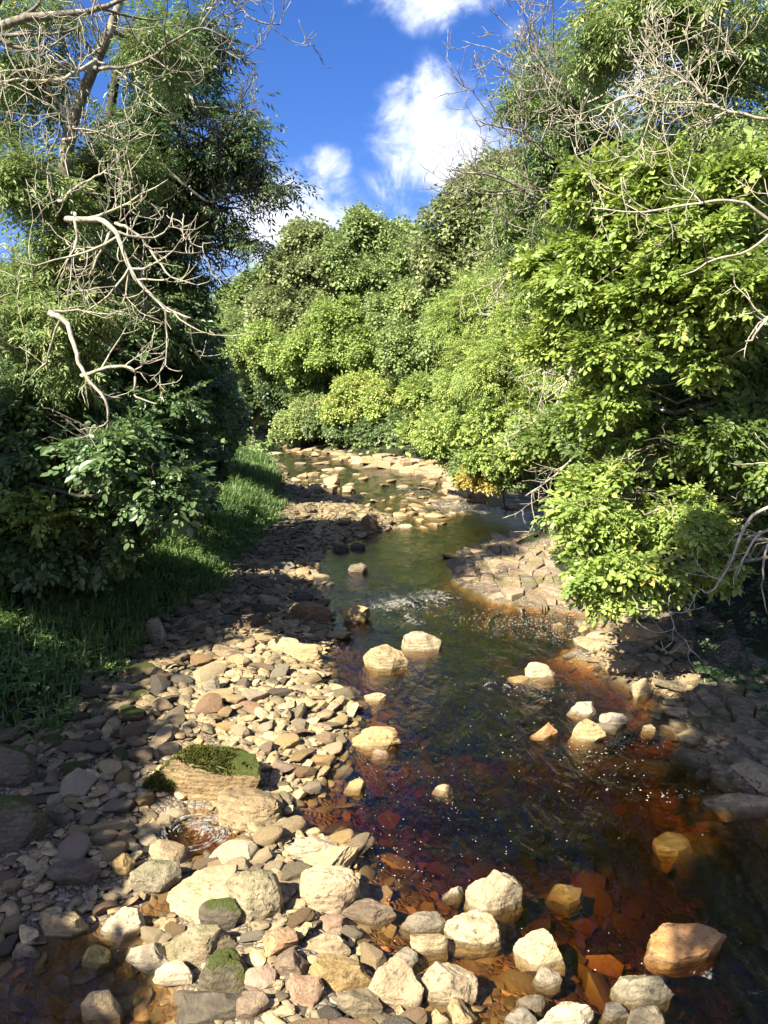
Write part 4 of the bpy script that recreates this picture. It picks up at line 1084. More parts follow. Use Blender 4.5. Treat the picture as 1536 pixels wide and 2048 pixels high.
# ------------------------------------------------------------------ RIGHT BANK
# near elm that leans over the water: bright lime leaves
def gb(x, y): return np.array([x, y, z_at(x, y) - .1])
make_tree('elm_tree', 'young elm with bright lime leaves hanging low over the right shore rocks', 'tree', gb(9.2, 13.5), (7.0, 12.8, 4.2), .11,
          [LB(1290, 1030, 12, 130, 85, .9), LB(1200, 1120, 11.6, 75, 70, .7), LB(1390, 1050, 12, 95, 80, .8), LB(1270, 1150, 11.5, 60, 50, .5), LB(1160, 1010, 12, 50, 60, .6), LB(1235, 1200, 11.4, 45, 34, .35), LB(1330, 1140, 11.8, 60, 45, .5), LB(1200, 960, 12.2, 70, 38, .6), LB(1420, 1130, 12, 45, 40, .5)],
          'broad', 'lime_near', 3900, .36, 31, tone=.55, droop=.45, n_leafparts=290, leaf_len=.13, twig_per=6, low=-1, shell=.6, gap=-.1)
make_tree('elm_tree', 'tall elm in full sun filling the right side, yellow-green leaves in flat layers', 'tree', gb(10.5, 13.2), (9.5, 12.6, 11), .24,
          [LB(1330, 370, 12, 120, 70, 1.0), LB(1450, 340, 11.5, 110, 60, 1.0), LB(1220, 380, 12.5, 80, 50, .8), LB(1400, 470, 11.5, 140, 80, 1.0), LB(1250, 480, 12.3, 120, 70, 1.0), LB(1200, 590, 12.4, 110, 70, 1.0), LB(1340, 600, 11.6, 140, 80, 1.0), LB(1480, 600, 11.2, 100, 100, 1.0),
           LB(1240, 700, 12, 100, 60, .8), LB(1360, 720, 11.8, 80, 40, .6), LB(1200, 790, 12.6, 80, 40, .7), LB(1130, 680, 13.2, 60, 45, .7), LB(1120, 520, 13.5, 60, 45, .8)],
          'broad', 'lime_near', 9000, .38, 32, tone=.42, droop=.25, n_leafparts=290, leaf_len=.13, twig_per=5, low=-.9, gap=.05)
make_tree('elm_tree', 'shaded elm behind the sunny one with leaves darkened for shade over the right bank', 'tree', gb(11.5, 17.5), (10.5, 17, 8.5), .2,
          [LB(1300, 880, 15.5, 150, 80, 1.3), LB(1440, 900, 15, 130, 90, 1.3), LB(1200, 840, 17, 110, 70, 1.2), LB(1400, 700, 16, 150, 120, 1.4), LB(1250, 650, 17, 130, 110, 1.3), LB(1500, 1000, 15, 90, 70, 1.0), LB(1120, 860, 18.5, 70, 60, 1.1), LB(1330, 980, 15.5, 150, 50, 1.0), LB(1480, 500, 16, 140, 120, 1.4), LB(1330, 880, 12.6, 110, 45, 1.3), LB(1440, 870, 12.3, 90, 60, 1.3), LB(1510, 930, 12.2, 70, 60, 1.1), LB(1470, 760, 13.5, 110, 90, 1.3), LB(1340, 800, 14, 110, 60, 1.2)],
          'broad', 'lime', 7500, .46, 33, tone=.35, bark='bark_dark', droop=.3, low=-1)  # shade of the recess is put into the darker leaf colour and tone
make_tree('ash_tree', 'tall ash with feathery leaves and bare tips at the top right', 'tree', gb(11.2, 17.0), (8.8, 16, 14), .26,
          [LB(1300, 60, 14.5, 130, 70, 1.2), LB(1450, 100, 14, 120, 90, 1.2), LB(1200, 30, 15, 60, 35, .9), LB(1420, 230, 14, 130, 70, 1.1), LB(1520, 330, 13.5, 70, 90, 1.0), LB(1180, 90, 15.5, 50, 40, .8), LB(1330, 10, 14.5, 120, 50, 1.0), LB(1500, 0, 13.5, 90, 60, 1.0), LB(1340, 160, 14.5, 80, 30, .8, .5)],
          'ash', 'ash', 3900, .46, 34, tone=.7, droop=.35, gap=.24, twig_per=9)
make_tree('ash_tree', 'slim ash with grey-green sprays and bare twigs reaching left against the sky', 'tree', gb(13.5, 28), (8.2, 25, 15.5), .25,
          [LB(1170, 210, 24, 70, 50, 1.4), LB(1100, 130, 24, 55, 55, 1.2), LB(1060, 190, 24, 40, 45, 1.0), LB(1130, 280, 24, 80, 60, 1.6), LB(1100, 360, 24, 80, 60, 1.6), LB(1200, 300, 24, 70, 70, 1.6), LB(1080, 440, 24, 80, 60, 1.6), LB(1180, 430, 24, 90, 80, 1.8), LB(1100, 530, 23, 90, 60, 1.6), LB(1040, 460, 24, 50, 50, 1.2)],
          'ash', 'ash', 5000, .62, 35, tone=.55, gap=.16, droop=.3, twig_per=7)
# mid right
def fartree(name, label, base, top, lobes, mat, n, size, seed, tone=.5, kind='clump', **kw):
    kw.setdefault('droop', .2); kw.setdefault('twig_per', 5); kw.setdefault('sub', 12); kw.setdefault('flat', .7); kw.setdefault('gap', .05)
    n = int(n * 1.95); size = size * .66; lobes = [(l[0], tuple(v * .9 for v in l[1])) + tuple(l[2:]) for l in lobes]
    return make_tree(name, label, 'tree', base, top, kw.pop('rt', .28), lobes, kind, mat, n, size, seed, tone=tone, **kw)
fartree('sycamore_tree', 'round-topped olive sycamore rising behind the slim ash', gb(13, 42), (11, 41, 14), [LB(960, 400, 40, 60, 45, 2.2), LB(920, 460, 40, 60, 55, 2.2), LB(1010, 440, 40, 70, 70, 2.5), LB(950, 540, 40, 80, 70, 2.6), LB(1030, 560, 38, 80, 80, 2.6), LB(890, 540, 41, 50, 60, 2.2), LB(1000, 350, 42, 45, 30, 1.6)], 'far_olive', 5000, 1.0, 41, .45)
fartree('ash_tree', 'feathery ash in sun between the sycamore and the tall elm', gb(12, 33), (9, 31, 9), [LB(1000, 620, 30, 90, 70, 2.0), LB(1080, 640, 28, 80, 80, 2.0), LB(930, 640, 32, 70, 60, 2.0), LB(1040, 730, 27, 90, 60, 1.8), LB(960, 740, 30, 70, 60, 1.8), LB(1120, 740, 25, 70, 60, 1.6)], 'far_bright', 5200, .75, 42, .5, kind='ash')
fartree('hazel_shrub', 'sunny leafy shrub hanging over the river under the feathery ash', gb(9.5, 29), (7, 28, 4), [LB(960, 850, 30, 70, 50, 1.5), LB(1040, 820, 27, 80, 50, 1.4), LB(1100, 860, 24, 70, 45, 1.2), LB(890, 870, 34, 50, 45, 1.5), LB(990, 910, 29, 60, 40, 1.2), LB(1060, 900, 25, 60, 40, 1.0)], 'far_bright', 4200, .62, 43, .5, kind='broad_far', rt=.12)
fartree('maple_shrub', 'small shrub turning yellow above the rock sill', gb(5.2, 31), (4.6, 30.5, 1.6), [LB(965, 940, 30, 38, 24, .7), LB(990, 965, 29, 28, 22, .5), LB(940, 960, 30.5, 26, 20, .5)], 'yellow', 420, .42, 44, .4, kind='broad_far', rt=.05)
fartree('hazel_shrub', 'dark green shrub rooted behind the yellowing shrub', gb(6.8, 32), (5.5, 31, 2.2), [LB(930, 930, 33, 40, 45, 1.0), LB(985, 930, 31, 55, 40, 1.0), LB(1030, 950, 29, 45, 35, .9)], 'far', 1600, .5, 45, .35, kind='broad_far', rt=.07)
# far wall of trees
fartree('poplar_tree', 'tall loose-crowned tree at the centre of the far bank, sky showing through', gb(-1, 72), (-2, 71, 17), [LB(720, 470, 70, 45, 40, 3), LB(690, 520, 70, 45, 50, 3), LB(760, 500, 70, 45, 50, 3), LB(720, 570, 70, 60, 50, 3.5), LB(800, 490, 73, 40, 36, 2.6), LB(780, 570, 70, 50, 50, 3)], 'far', 5200, 1.3, 51, .5, gap=.16, rt=.4)
fartree('oak_tree', 'broad olive-green oak left of the centre on the far bank', gb(-8, 75), (-9, 74, 15), [LB(620, 490, 72, 50, 38, 3), LB(590, 550, 72, 55, 50, 3.5), LB(650, 560, 71, 55, 50, 3.5), LB(560, 620, 72, 55, 45, 3), LB(630, 640, 70, 70, 50, 3.5)], 'far_olive', 5600, 1.25, 52, .45, rt=.45)
fartree('oak_tree', 'lower distant tree where the far woods slope down to the left', gb(-22, 92), (-22, 90, 12), [LB(480, 610, 88, 50, 40, 3.5), LB(520, 580, 88, 45, 40, 3.5), LB(440, 650, 86, 40, 45, 3), LB(500, 680, 84, 60, 50, 3.5), LB(460, 720, 80, 50, 50, 3)], 'far', 4600, 1.5, 53, .5, rt=.4)
fartree('birch_tree', 'pale sunlit tree in the middle of the far bank below the loose-crowned tree', gb(-4, 66), (-4.5, 65.5, 9), [LB(680, 640, 64, 60, 50, 2.6), LB(640, 700, 64, 60, 45, 2.6), LB(720, 700, 63, 55, 50, 2.6), LB(590, 720, 66, 50, 50, 2.4), LB(540, 690, 70, 50, 50, 2.6)], 'far_bright', 5600, .95, 54, .5)
fartree('sycamore_tree', 'full round tree right of the centre on the far bank', gb(5, 60), (4, 59, 11), [LB(830, 520, 58, 50, 45, 2.6), LB(860, 600, 56, 60, 60, 3), LB(790, 620, 58, 55, 50, 2.6), LB(900, 680, 50, 60, 60, 2.6), LB(820, 700, 55, 60, 55, 2.6)], 'far', 6400, .95, 55, .5)
fartree('willow_shrub', 'bright yellow-green shrub above the water at the centre of the far bank', gb(-2, 62), (-2, 61.5, 4), [LB(720, 780, 60, 50, 30, 1.8), LB(690, 820, 60, 45, 30, 1.6), LB(770, 800, 58, 45, 40, 1.8)], 'far_bright', 2200, .8, 56, .7, rt=.1)
fartree('sycamore_shrub', 'grey-green large-leaved shrub at the waterline of the far bank', gb(-1, 61), (-1.5, 60, 3), [LB(700, 860, 60, 50, 28, 1.5), LB(760, 865, 58, 50, 32, 1.5), LB(810, 860, 56, 40, 35, 1.5), LB(650, 850, 62, 45, 30, 1.5)], 'lime_cool', 3000, .8, 57, .8, kind='broad_far', rt=.1)
fartree('willow_shrub', 'rounded light green shrub at the waterline left of the large-leaved shrub', gb(-7, 65), (-7.5, 64.5, 3.4), [LB(590, 850, 64, 42, 30, 1.6), LB(630, 830, 64, 45, 36, 1.8), LB(570, 870, 64, 28, 16, 1.2)], 'far', 2400, .75, 58, .65, rt=.1)
fartree('hazel_shrub', 'light green layered shrub overhanging the pale bedrock shelf', gb(5.5, 49), (4, 48, 4.5), [LB(850, 790, 48, 50, 40, 1.6), LB(880, 850, 46, 50, 40, 1.6), LB(830, 860, 50, 30, 30, 1.4), LB(920, 790, 44, 50, 50, 1.6)], 'far_bright', 3600, .75, 59, .55, kind='broad_far', rt=.1)
fartree('hawthorn_tree', 'dark tree filling the gap behind the river bend at far left', gb(-20, 84), (-19, 83, 7), [LB(470, 790, 78, 50, 45, 2.5), LB(520, 800, 76, 45, 40, 2.5), LB(440, 730, 80, 40, 50, 2.5), LB(560, 780, 72, 40, 40, 2.2)], 'ash_dark', 3600, 1.1, 60, .5)
fartree('beech_tree', 'mid green beech standing behind the river bend between the oak and the hawthorn', gb(-13, 76), (-13, 75, 10), [LB(500, 700, 74, 50, 55, 3), LB(550, 740, 74, 50, 60, 3), LB(470, 670, 76, 40, 45, 2.6), LB(600, 780, 72, 55, 40, 2.6)], 'far', 4200, 1.0, 61, .45)
fartree('alder_tree', 'dark alder filling the hollow of the far bank behind the waterline shrubs', gb(1.5, 68), (1.5, 67, 7), [LB(700, 760, 66, 60, 40, 2.5), LB(800, 780, 64, 60, 50, 2.5), LB(620, 790, 67, 50, 40, 2.5), LB(860, 820, 58, 40, 40, 2)], 'ash', 3600, .9, 62, .35)
# ------------------------------------------------------------------ wooded slope behind (reads as one mass)
rgw = np.random.default_rng(400)
wp = []
for k in range(70):
    side = rgw.choice(['f', 'r', 'l'], p=[.4, .3, .3])
    if side == 'f': x, y = rgw.uniform(-30, 30), rgw.uniform(86, 130)
    elif side == 'r': x, y = rgw.uniform(17, 34), rgw.uniform(16, 95)
    else: x, y = rgw.uniform(-38, -19), rgw.uniform(30, 90)
    hgt_ = rgw.uniform(6, 9.5) * (1 if side != 'f' else .8); z0 = z_at(x, y)
    if side == 'f':
        topz = H_CAM + y * math.tan(math.radians(4.6 if x < -6 else 7.5)); z0 = min(z0, topz - hgt_ * 1.15)
    elif side == 'l': z0 = min(z0, H_CAM + y * math.tan(math.radians(3.4)) - hgt_ * 1.15)
    wp.append((np.array([x, y, z0 + hgt_ * .55]), np.array([rgw.uniform(3, 4.6), rgw.uniform(3, 4.6), hgt_ * .5])))
pos, dr, tz = lobe_points(explode(wp, rgw, 10, .7), 26000, rgw, .5, -.05, low=-.7)
v, f, t = sprays('clump', pos, dr, 1.15, rgw, .2, .4 + tz, .12)
obj('far_woods', mesh_raw('far_woods', v, f, t, False, [M['far']]), kind='stuff', label='continuous woodland covering the slopes behind the river trees', cat='woodland')

# ------------------------------------------------------------------ LEFT BANK
ash_l = make_tree('ash_tree', 'old ash at the left with a leaning pale trunk, ivy and many dead grey boughs', 'tree', gb(-7.6, 13.6), P(250, -60, 13), .2,
          [LB(60, 330, 13, 110, 120, 1.2), LB(120, 520, 13, 100, 80, .9), LB(210, 330, 13.6, 90, 80, 1.0), LB(40, 160, 13.4, 120, 80, 1.2, .6), LB(50, 640, 12.8, 100, 90, 1.0), LB(180, 610, 13, 90, 60, .9), LB(170, 720, 12.8, 110, 60, .9), LB(60, 30, 13, 90, 60, 1.0, .6), LB(300, 100, 14, 90, 70, 1.0, .7), LB(290, 640, 13.4, 70, 50, .8)],
          'ash', 'ash', 3900, .42, 71, tone=.62, gap=.14, droop=.3, twig_per=8, low=-1,
          trunk_pts=[gb(-7.6, 13.6), P(85, 680, 13), P(100, 560, 13), P(125, 400, 13), P(140, 260, 13), P(190, 130, 13), P(235, 20, 13), P(250, -80, 13)])
make_tree('ash_tree', 'large dark ash behind whose boughs reach right across the blue sky', 'tree', gb(-8.8, 18.5), P(260, 60, 17), .3,
          [LB(330, 180, 17, 85, 80, 1.3), LB(300, 300, 17, 110, 80, 1.4), LB(320, 400, 17, 85, 70, 1.3), LB(400, 330, 17, 45, 50, .8, .5), LB(490, 235, 17, 26, 30, .4, .6), LB(480, 330, 17, 38, 24, .5, .6), LB(535, 372, 17, 28, 14, .4, .7), LB(455, 420, 17, 40, 24, .5, .6), LB(515, 480, 17, 22, 14, .35, .7), LB(400, 460, 17, 40, 34, .7, .7), LB(250, 450, 17.5, 110, 90, 1.6), LB(380, 70, 17, 70, 55, 1.0, .6), LB(480, 290, 17, 28, 30, .4), LB(320, 520, 17.5, 70, 50, 1.2)],
          'ash', 'ash_dark', 4600, .56, 72, tone=.55, gap=.12, droop=.35, bark='bark_dark', twig_per=6)
make_tree('sycamore_tree', 'dark spreading tree on the left bank over the middle of the grass', 'tree', gb(-9.5, 22), (-8.2, 21, 8), .28,
          [LB(290, 580, 19, 110, 80, 1.6), LB(280, 700, 19, 120, 90, 1.7), LB(335, 690, 21, 70, 110, 1.6), LB(200, 640, 18, 150, 130, 1.6), LB(370, 790, 21, 70, 80, 1.5), LB(280, 820, 18, 120, 60, 1.3), LB(60, 600, 18, 150, 160, 1.6), LB(330, 870, 19, 80, 50, 1.1)],
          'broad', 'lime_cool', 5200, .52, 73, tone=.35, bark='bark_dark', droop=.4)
make_tree('sycamore_tree', 'narrow dark tree where the left bank meets the river bend', 'tree', gb(-9.8, 33), (-9.3, 32, 9), .25,
          [LB(365, 650, 28, 34, 60, 1.4), LB(380, 740, 29, 34, 70, 1.5), LB(415, 810, 32, 30, 50, 1.4), LB(440, 850, 33, 26, 30, 1.2), LB(410, 880, 30, 40, 30, 1.2), LB(345, 610, 27, 36, 50, 1.4)],
          'clump', 'lime_cool', 3200, .75, 74, tone=.25, bark='bark_dark')
make_tree('elm_tree', 'low elm at the left edge whose lower boughs spread over the grass', 'tree', gb(-9.0, 13.6), (-8.2, 13.5, 4.2), .16,
          [LB(60, 880, 13.3, 130, 60, 1.04), LB(180, 940, 13.6, 110, 60, 1.04), LB(310, 935, 12.2, 75, 48, 0.8), LB(340, 980, 12.2, 50, 38, 0.6), LB(230, 900, 12.1, 60, 34, 0.6), LB(120, 1010, 13.3, 130, 60, 1.04), LB(240, 1040, 13.7, 90, 50, 0.91), LB(50, 1080, 12.9, 100, 50, 0.91), LB(170, 1110, 13.3, 80, 38, 0.78), LB(30, 800, 13.5, 120, 60, 1.04), LB(150, 830, 13.9, 90, 40, 0.91), LB(270, 880, 12.2, 60, 36, 0.7)],
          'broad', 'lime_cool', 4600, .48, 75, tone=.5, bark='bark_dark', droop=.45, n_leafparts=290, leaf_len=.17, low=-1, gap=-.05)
make_tree('elm_tree', 'sunlit leafy bough of a young elm at the extreme left', 'tree', gb(-8.6, 12.3), P(-30, 1000, 12.2), .06,
          [LB(10, 1010, 12.2, 80, 30, .6), LB(70, 1030, 12.3, 50, 20, .45), LB(-60, 1010, 12.2, 80, 50, .7)],
          'broad', 'lime', 420, .40, 76, tone=.6, droop=.3, n_leafparts=60, leaf_len=.14, low=-1)
make_tree('elder_shrub', 'dark undergrowth shrub under the left trees beside the grass', 'shrub', gb(-8.0, 14.5), (-7.6, 14.4, 2.0), .05,
          [LB(60, 1000, 15, 150, 100, 1.2), LB(240, 980, 15, 130, 90, 1.2), LB(340, 1000, 16, 70, 60, 1.0)], 'broad_far', 'lime_cool', 2200, .5, 77, tone=.2, bark='bark_dark', low=-1)
make_tree('elder_shrub', 'dark undergrowth shrub further along the left bank', 'shrub', gb(-9.2, 21), (-8.8, 20.8, 2.0), .05,
          [LB(300, 920, 18, 100, 60, 1.2), LB(380, 900, 22, 50, 50, 1.2), LB(400, 930, 22, 34, 30, .9)], 'broad_far', 'lime_cool', 1700, .5, 78, tone=.2, bark='bark_dark', low=-1)
# unseen trees added beside and behind the viewpoint to throw shade on both banks
def shade_tree(label, x, y, zt, lobes, n, seed, kind='broad_far', mat='lime'):
    make_tree('sycamore_tree', label, 'tree', gb(x, y), (x, y, zt), .25, [(np.array(c), r) for c, r in lobes], kind, mat, n, .7, seed, low=-1)
def SL(px, py, t, r):  # crown lobe placed up-sun of a ground point so its shade lands there
    r = r * .62
    return (gp(px, py, .3) + SUN_DIR * t, (r, r, r * .75))
shade_tree('unseen broad sycamore added to shade the shingle beside the mossy dark boulders', -11.5, 4.0, 8, [SL(40, 1600, 11, 1.3), SL(130, 1480, 11, 1.3), SL(60, 1380, 11.5, 1.4), SL(200, 1370, 11, .8), SL(-60, 1720, 11, 1.3), SL(330, 1280, 11, 1.1), SL(-150, 1500, 11, 1.8), SL(430, 1215, 11.5, 1.1), SL(200, 1250, 12, 1.6), SL(-120, 1800, 11, .8)], 2600, 81)
shade_tree('unseen tall sycamore added to shade the near left corner of the brown pool', -12.5, -1.5, 10, [SL(-120, 2020, 12, .8), SL(-150, 1900, 12, 1.4), SL(-120, 1830, 12, .9)], 500, 83)
shade_tree('unseen sycamore added to throw dappled shade on the near right bank', -5.5, -5.5, 10, [SL(1600, 1770, 13.5, .8), SL(1640, 1850, 13.2, 1.0), SL(1500, 1290, 14.8, .7), SL(1500, 1400, 14.5, .7), SL(1500, 1480, 14.5, .5), SL(1380, 1400, 14.6, .3), SL(1400, 1500, 14.5, .3), SL(1520, 1560, 14.2, .4)], 800, 82)

# ---- dead boughs, each a part of the tree that carries it
def dead_branch(tree, pix, r0, seed, density=3.2, length=.7, depth=2, up=.45, mat='dead', name='dead_branch', droop=0.0, twr=1.0, near=.9):
    rgn = np.random.default_rng(seed); base = np.array(tree.location)
    pts = np.array([P(*pix[0])] + [P(p[0], p[1], p[2] * near) for p in pix]); n = max(8, len(pts) * 4); path = smooth_poly(pts, n)
    path[1:] += np.cumsum(rgn.normal(0, .010 * pix[0][2] / 10, (n - 1, 3)), 0)
    out = [tube(path, 0, 0, 7, .9 * r0 * (1 - .72 * np.linspace(0, 1, n)))]
    bare_twigs(path, r0 * twr, rgn, depth, density * .72, up, length * 1.75, out, droop)
    v, f, t = joinparts(out); obj(name, mesh_raw(name, v - base, f, None, True, [M[mat]]), tree)
dead_branch(ash_l, [(140, 440, 12.4), (215, 445, 12), (245, 490, 11.8), (275, 560, 11.6), (330, 610, 11.5), (385, 632, 11.4)], .055, 1, 3.6, .75)
dead_branch(ash_l, [(222, 470, 12), (205, 515, 11.9), (190, 550, 11.8), (190, 570, 11.8)], .03, 2, 3.0, .5, 1)
dead_branch(ash_l, [(148, 430, 12.4), (148, 480, 12.3), (140, 520, 12.2), (125, 560, 12.2)], .035, 3, 2.5, .5, 1)
dead_branch(ash_l, [(105, 630, 12.4), (135, 650, 12.2), (150, 700, 12), (165, 740, 11.9), (205, 800, 11.8), (210, 850, 11.8)], .055, 4, 2.2, .55, 1, up=.1)
dead_branch(ash_l, [(170, 750, 11.9), (235, 725, 11.7), (280, 735, 11.6), (285, 780, 11.6), (325, 798, 11.5)], .035, 5, 2.4, .4, 1)
dead_branch(ash_l, [(190, 130, 13), (270, 120, 12.6), (330, 90, 12.4), (400, 60, 12.3), (460, 95, 12.3)], .035, 6, 3.4, .7, 2, mat='bark')
dead_branch(ash_l, [(190, 120, 13), (130, 150, 12.6), (60, 145, 12.4), (0, 155, 12.3)], .04, 7, 3.4, .7, 2)
dead_branch(ash_l, [(165, 200, 13), (110, 160, 12.6), (40, 148, 12.4), (-20, 160, 12.2)], .03, 8, 3.4, .6, 2)
dead_branch(ash_l, [(150, 250, 13), (110, 200, 12.6), (85, 130, 12.4), (90, 60, 12.4)], .03, 9, 3.0, .7, 2)
dead_branch(ash_l, [(205, 90, 13), (190, 40, 12.6), (200, -10, 12.5)], .03, 10, 4, .8, 2)
dead_branch(ash_l, [(130, 280, 13), (165, 265, 12.7), (205, 255, 12.6), (260, 240, 12.6)], .028, 11, 3, .6, 2, mat='dead')
dead_branch(ash_l, [(-30, 60, 12.8), (70, 30, 12.6), (180, 15, 12.6), (250, -20, 12.6)], .09, 12, 2.5, .8, 2, mat='bark')
dead_branch(ash_l, [(420, -30, 13), (460, 10, 12.8), (490, 40, 12.7), (540, 50, 12.7)], .03, 13, 4.5, .5, 2, mat='bark')
dead_branch(ash_l, [(125, 400, 13), (170, 370, 12.7), (220, 340, 12.6), (250, 300, 12.6)], .03, 14, 3, .6, 2)
dead_branch(ash_l, [(240, 450, 12.2), (285, 480, 12.1), (330, 540, 12), (385, 570, 12)], .03, 15, 3.4, .6, 2)
dead_branch(ash_l, [(100, 620, 12.6), (160, 615, 12.4), (215, 625, 12.3), (240, 620, 12.2)], .02, 16, 2, .4, 1)
for k, (x, y) in enumerate([(75, 330), (105, 300), (130, 250), (60, 430), (265, 380), (45, 560), (265, 250)]):
    dead_branch(ash_l, [(x + 8, y + 130, 12.4), (x - 4, y + 60, 12.35), (x - 2, y, 12.35), (x - 14, y - 70, 12.3)], .012, 30 + k, 2.2, .35, 0, name='dead_shoot')
trees = {o['label']: o for o in COL.objects if o.get('category') == 'tree'}
def T(s): return [o for l, o in trees.items() if s in l][0]
dk = T('large dark ash')
for k, pix in enumerate([[(300, 420, 17), (380, 450, 16.8), (440, 490, 16.6), (490, 510, 16.5)], [(330, 330, 17), (420, 400, 16.8), (470, 390, 16.7), (540, 370, 16.7)], [(350, 250, 17), (440, 300, 16.8), (470, 260, 16.7), (485, 215, 16.7)], [(380, 200, 17), (400, 240, 16.7), (430, 260, 16.6), (435, 290, 16.6)], [(400, 500, 17), (430, 530, 16.6), (465, 560, 16.5)]]):
    dead_branch(dk, pix, .045, 50 + k, 2.8, .7, 2, mat='bark_dark' if k != 3 else 'bark', name='bough')
el = T('tall elm in full sun'); sl_ = T('slim ash'); tr_ = T('tall ash with'); hz_ = T('feathery ash'); sh_ = T('shaded elm')
dead_branch(el, [(1560, 480, 11), (1480, 410, 10.8), (1400, 410, 10.8), (1280, 430, 10.9), (1180, 420, 11)], .03, 61, 3.0, .6, 2, mat='dead')
dead_branch(el, [(1560, 440, 10.8), (1500, 500, 10.7), (1420, 530, 10.6), (1360, 560, 10.6)], .028, 62, 1.2, .4, 1)
dead_branch(el, [(1530, 640, 10.3), (1500, 680, 10.2), (1485, 690, 10.2)], .03, 63, 3, .35, 1)
dead_branch(el, [(1260, 400, 11.4), (1250, 350, 11.2), (1262, 480, 11.1)], .014, 64, 3, .5, 1)
dead_branch(el, [(1420, 200, 11.8), (1380, 160, 11.7), (1340, 200, 11.7), (1300, 200, 11.7)], .03, 65, 4, .7, 2)
dead_branch(tr_, [(1540, 240, 13), (1470, 220, 12.8), (1400, 200, 12.8), (1330, 200, 12.8), (1280, 170, 12.8)], .035, 66, 4, .8, 2)
dead_branch(tr_, [(1480, 120, 13.2), (1440, 60, 13), (1400, 20, 13)], .035, 67, 3, .8, 2)
dead_branch(tr_, [(1300, 200, 14), (1240, 190, 13.8), (1200, 220, 13.8), (1180, 230, 13.8)], .03, 68, 4, .8, 2)
dead_branch(sl_, [(1140, 200, 24), (1090, 150, 23.6), (1060, 110, 23.5), (1040, 60, 23.5)], .07, 69, 2.2, 1.4, 2, mat='bark')
dead_branch(sl_, [(1130, 200, 23.8), (1080, 140, 23.5), (1030, 130, 23.5), (1015, 100, 23.5)], .05, 70, 2.2, 1.2, 2, mat='bark')
dead_branch(sl_, [(1110, 320, 23.8), (1050, 270, 23.4), (990, 255, 23.3), (950, 240, 23.2)], .06, 71, 2.2, 1.3, 2, mat='bark')
dead_branch(sl_, [(1090, 400, 23.8), (1030, 370, 23.3), (970, 350, 23.2), (900, 340, 23.1)], .07, 72, 2.4, 1.4, 2, mat='bark')
dead_branch(sl_, [(1170, 200, 24), (1178, 170, 23.9), (1182, 140, 23.8)], .1, 73, .8, .8, 1, mat='dead')
dead_branch(hz_, [(1100, 500, 25), (1040, 510, 24.5), (1010, 540, 24.3), (960, 620, 24.2)], .05, 74, 2.0, 1.2, 2)
dead_branch(hz_, [(1180, 700, 22), (1150, 730, 21.5), (1110, 820, 21), (1060, 850, 21), (1010, 880, 21)], .06, 75, 2.4, 1.0, 2, up=.15)
dead_branch(hz_, [(1190, 860, 20), (1160, 900, 19.5), (1110, 950, 19.2), (1040, 990, 19)], .06, 76, 3.0, .9, 2, up=.2)
dead_branch(hz_, [(1120, 650, 24), (1100, 740, 23.6), (1085, 830, 23.4)], .04, 77, 2, .8, 1)
bl = T('young elm with bright')
dead_branch(bl, [(1580, 1000, 10), (1500, 1040, 9.8), (1460, 1130, 9.7), (1425, 1180, 9.7), (1395, 1180, 9.7)], .03, 81, 1.2, .35, 1, up=.0)
dead_branch(bl, [(1580, 1040, 9.8), (1530, 1060, 9.6), (1490, 1110, 9.5), (1480, 1170, 9.5)], .028, 82, 1.4, .35, 1, up=-.1)
dead_branch(bl, [(1580, 1080, 9.6), (1540, 1090, 9.5), (1525, 1160, 9.4), (1533, 1220, 9.4)], .026, 83, 1.2, .3, 1, up=-.1)
dead_branch(bl, [(1560, 920, 10.2), (1500, 915, 10.1), (1455, 913, 10.1)], .018, 84, 1, .25, 0)
dead_branch(bl, [(1340, 1190, 11.4), (1350, 1230, 11.3), (1362, 1260, 11.3), (1385, 1284, 11.3)], .012, 85, 4, .35, 1, up=.5)

# ------------------------------------------------------------------ grass and herbs of the left bank
def grass_patch(n, blades, xr, yr, lo, hi, seed, test):
    r = np.random.default_rng(seed); q = np.stack([r.uniform(*xr, n * 3), yr[0] + (yr[1] - yr[0]) * r.random(n * 3) ** 1.5], -1); q = q[test(q)][:n]; z = height(q); n = len(q)
    lean = np.array([.75, -.35]) ; N = n * blades
    b = np.repeat(np.column_stack([q, z]), blades, 0) + np.column_stack([r.normal(0, .07, (N, 2)), np.zeros(N) - .02])
    az = r.uniform(0, 6.28, N); dirh = np.column_stack([np.cos(az), np.sin(az)]) * .7 + lean * r.uniform(.2, 1.0, (N, 1)); L = r.uniform(lo * .7, hi * 1.25, N) * (1 + .35 * fbm(b * .6, 2))
    w = r.uniform(.006, .013, N) * (1 + b[:, 1] / 30); sidev = np.column_stack([-dirh[:, 1], dirh[:, 0]]); sidev /= np.linalg.norm(sidev, axis=1)[:, None]
    bend = r.uniform(.3, .9, N)
    def pt(t): 
        o = np.zeros((N, 3)); o[:, :2] = dirh * (L * bend * t * t)[:, None] * .9; o[:, 2] = L * (t - .62 * bend * t * t * t); return b + o
    s3 = np.column_stack([sidev, np.zeros(N)]) * w[:, None]
    p0, p1, p2 = pt(0), pt(.5), pt(1)
    V = np.stack([p0 - s3, p0 + s3, p1 + s3 * .9, p1 - s3 * .9, p2], 1).reshape(-1, 3); o = np.arange(N) * 5
    qd = np.stack([o, o + 1, o + 2, o + 3], 1); tr = np.stack([o + 3, o + 2, o + 4], 1)
    tn = np.repeat(np.clip(r.normal(.45, .22, N) + .2 * fbm(b * .9, 2), 0, 1), 5)
    return V, [tr, qd], tn
tst = lambda q: (psd(q, GRASS) > -.12 + .25 * fbm(np.column_stack([q * 1.3, q[:, :1] * 0]), 2)) & (psd(q, GRASS) < 5)
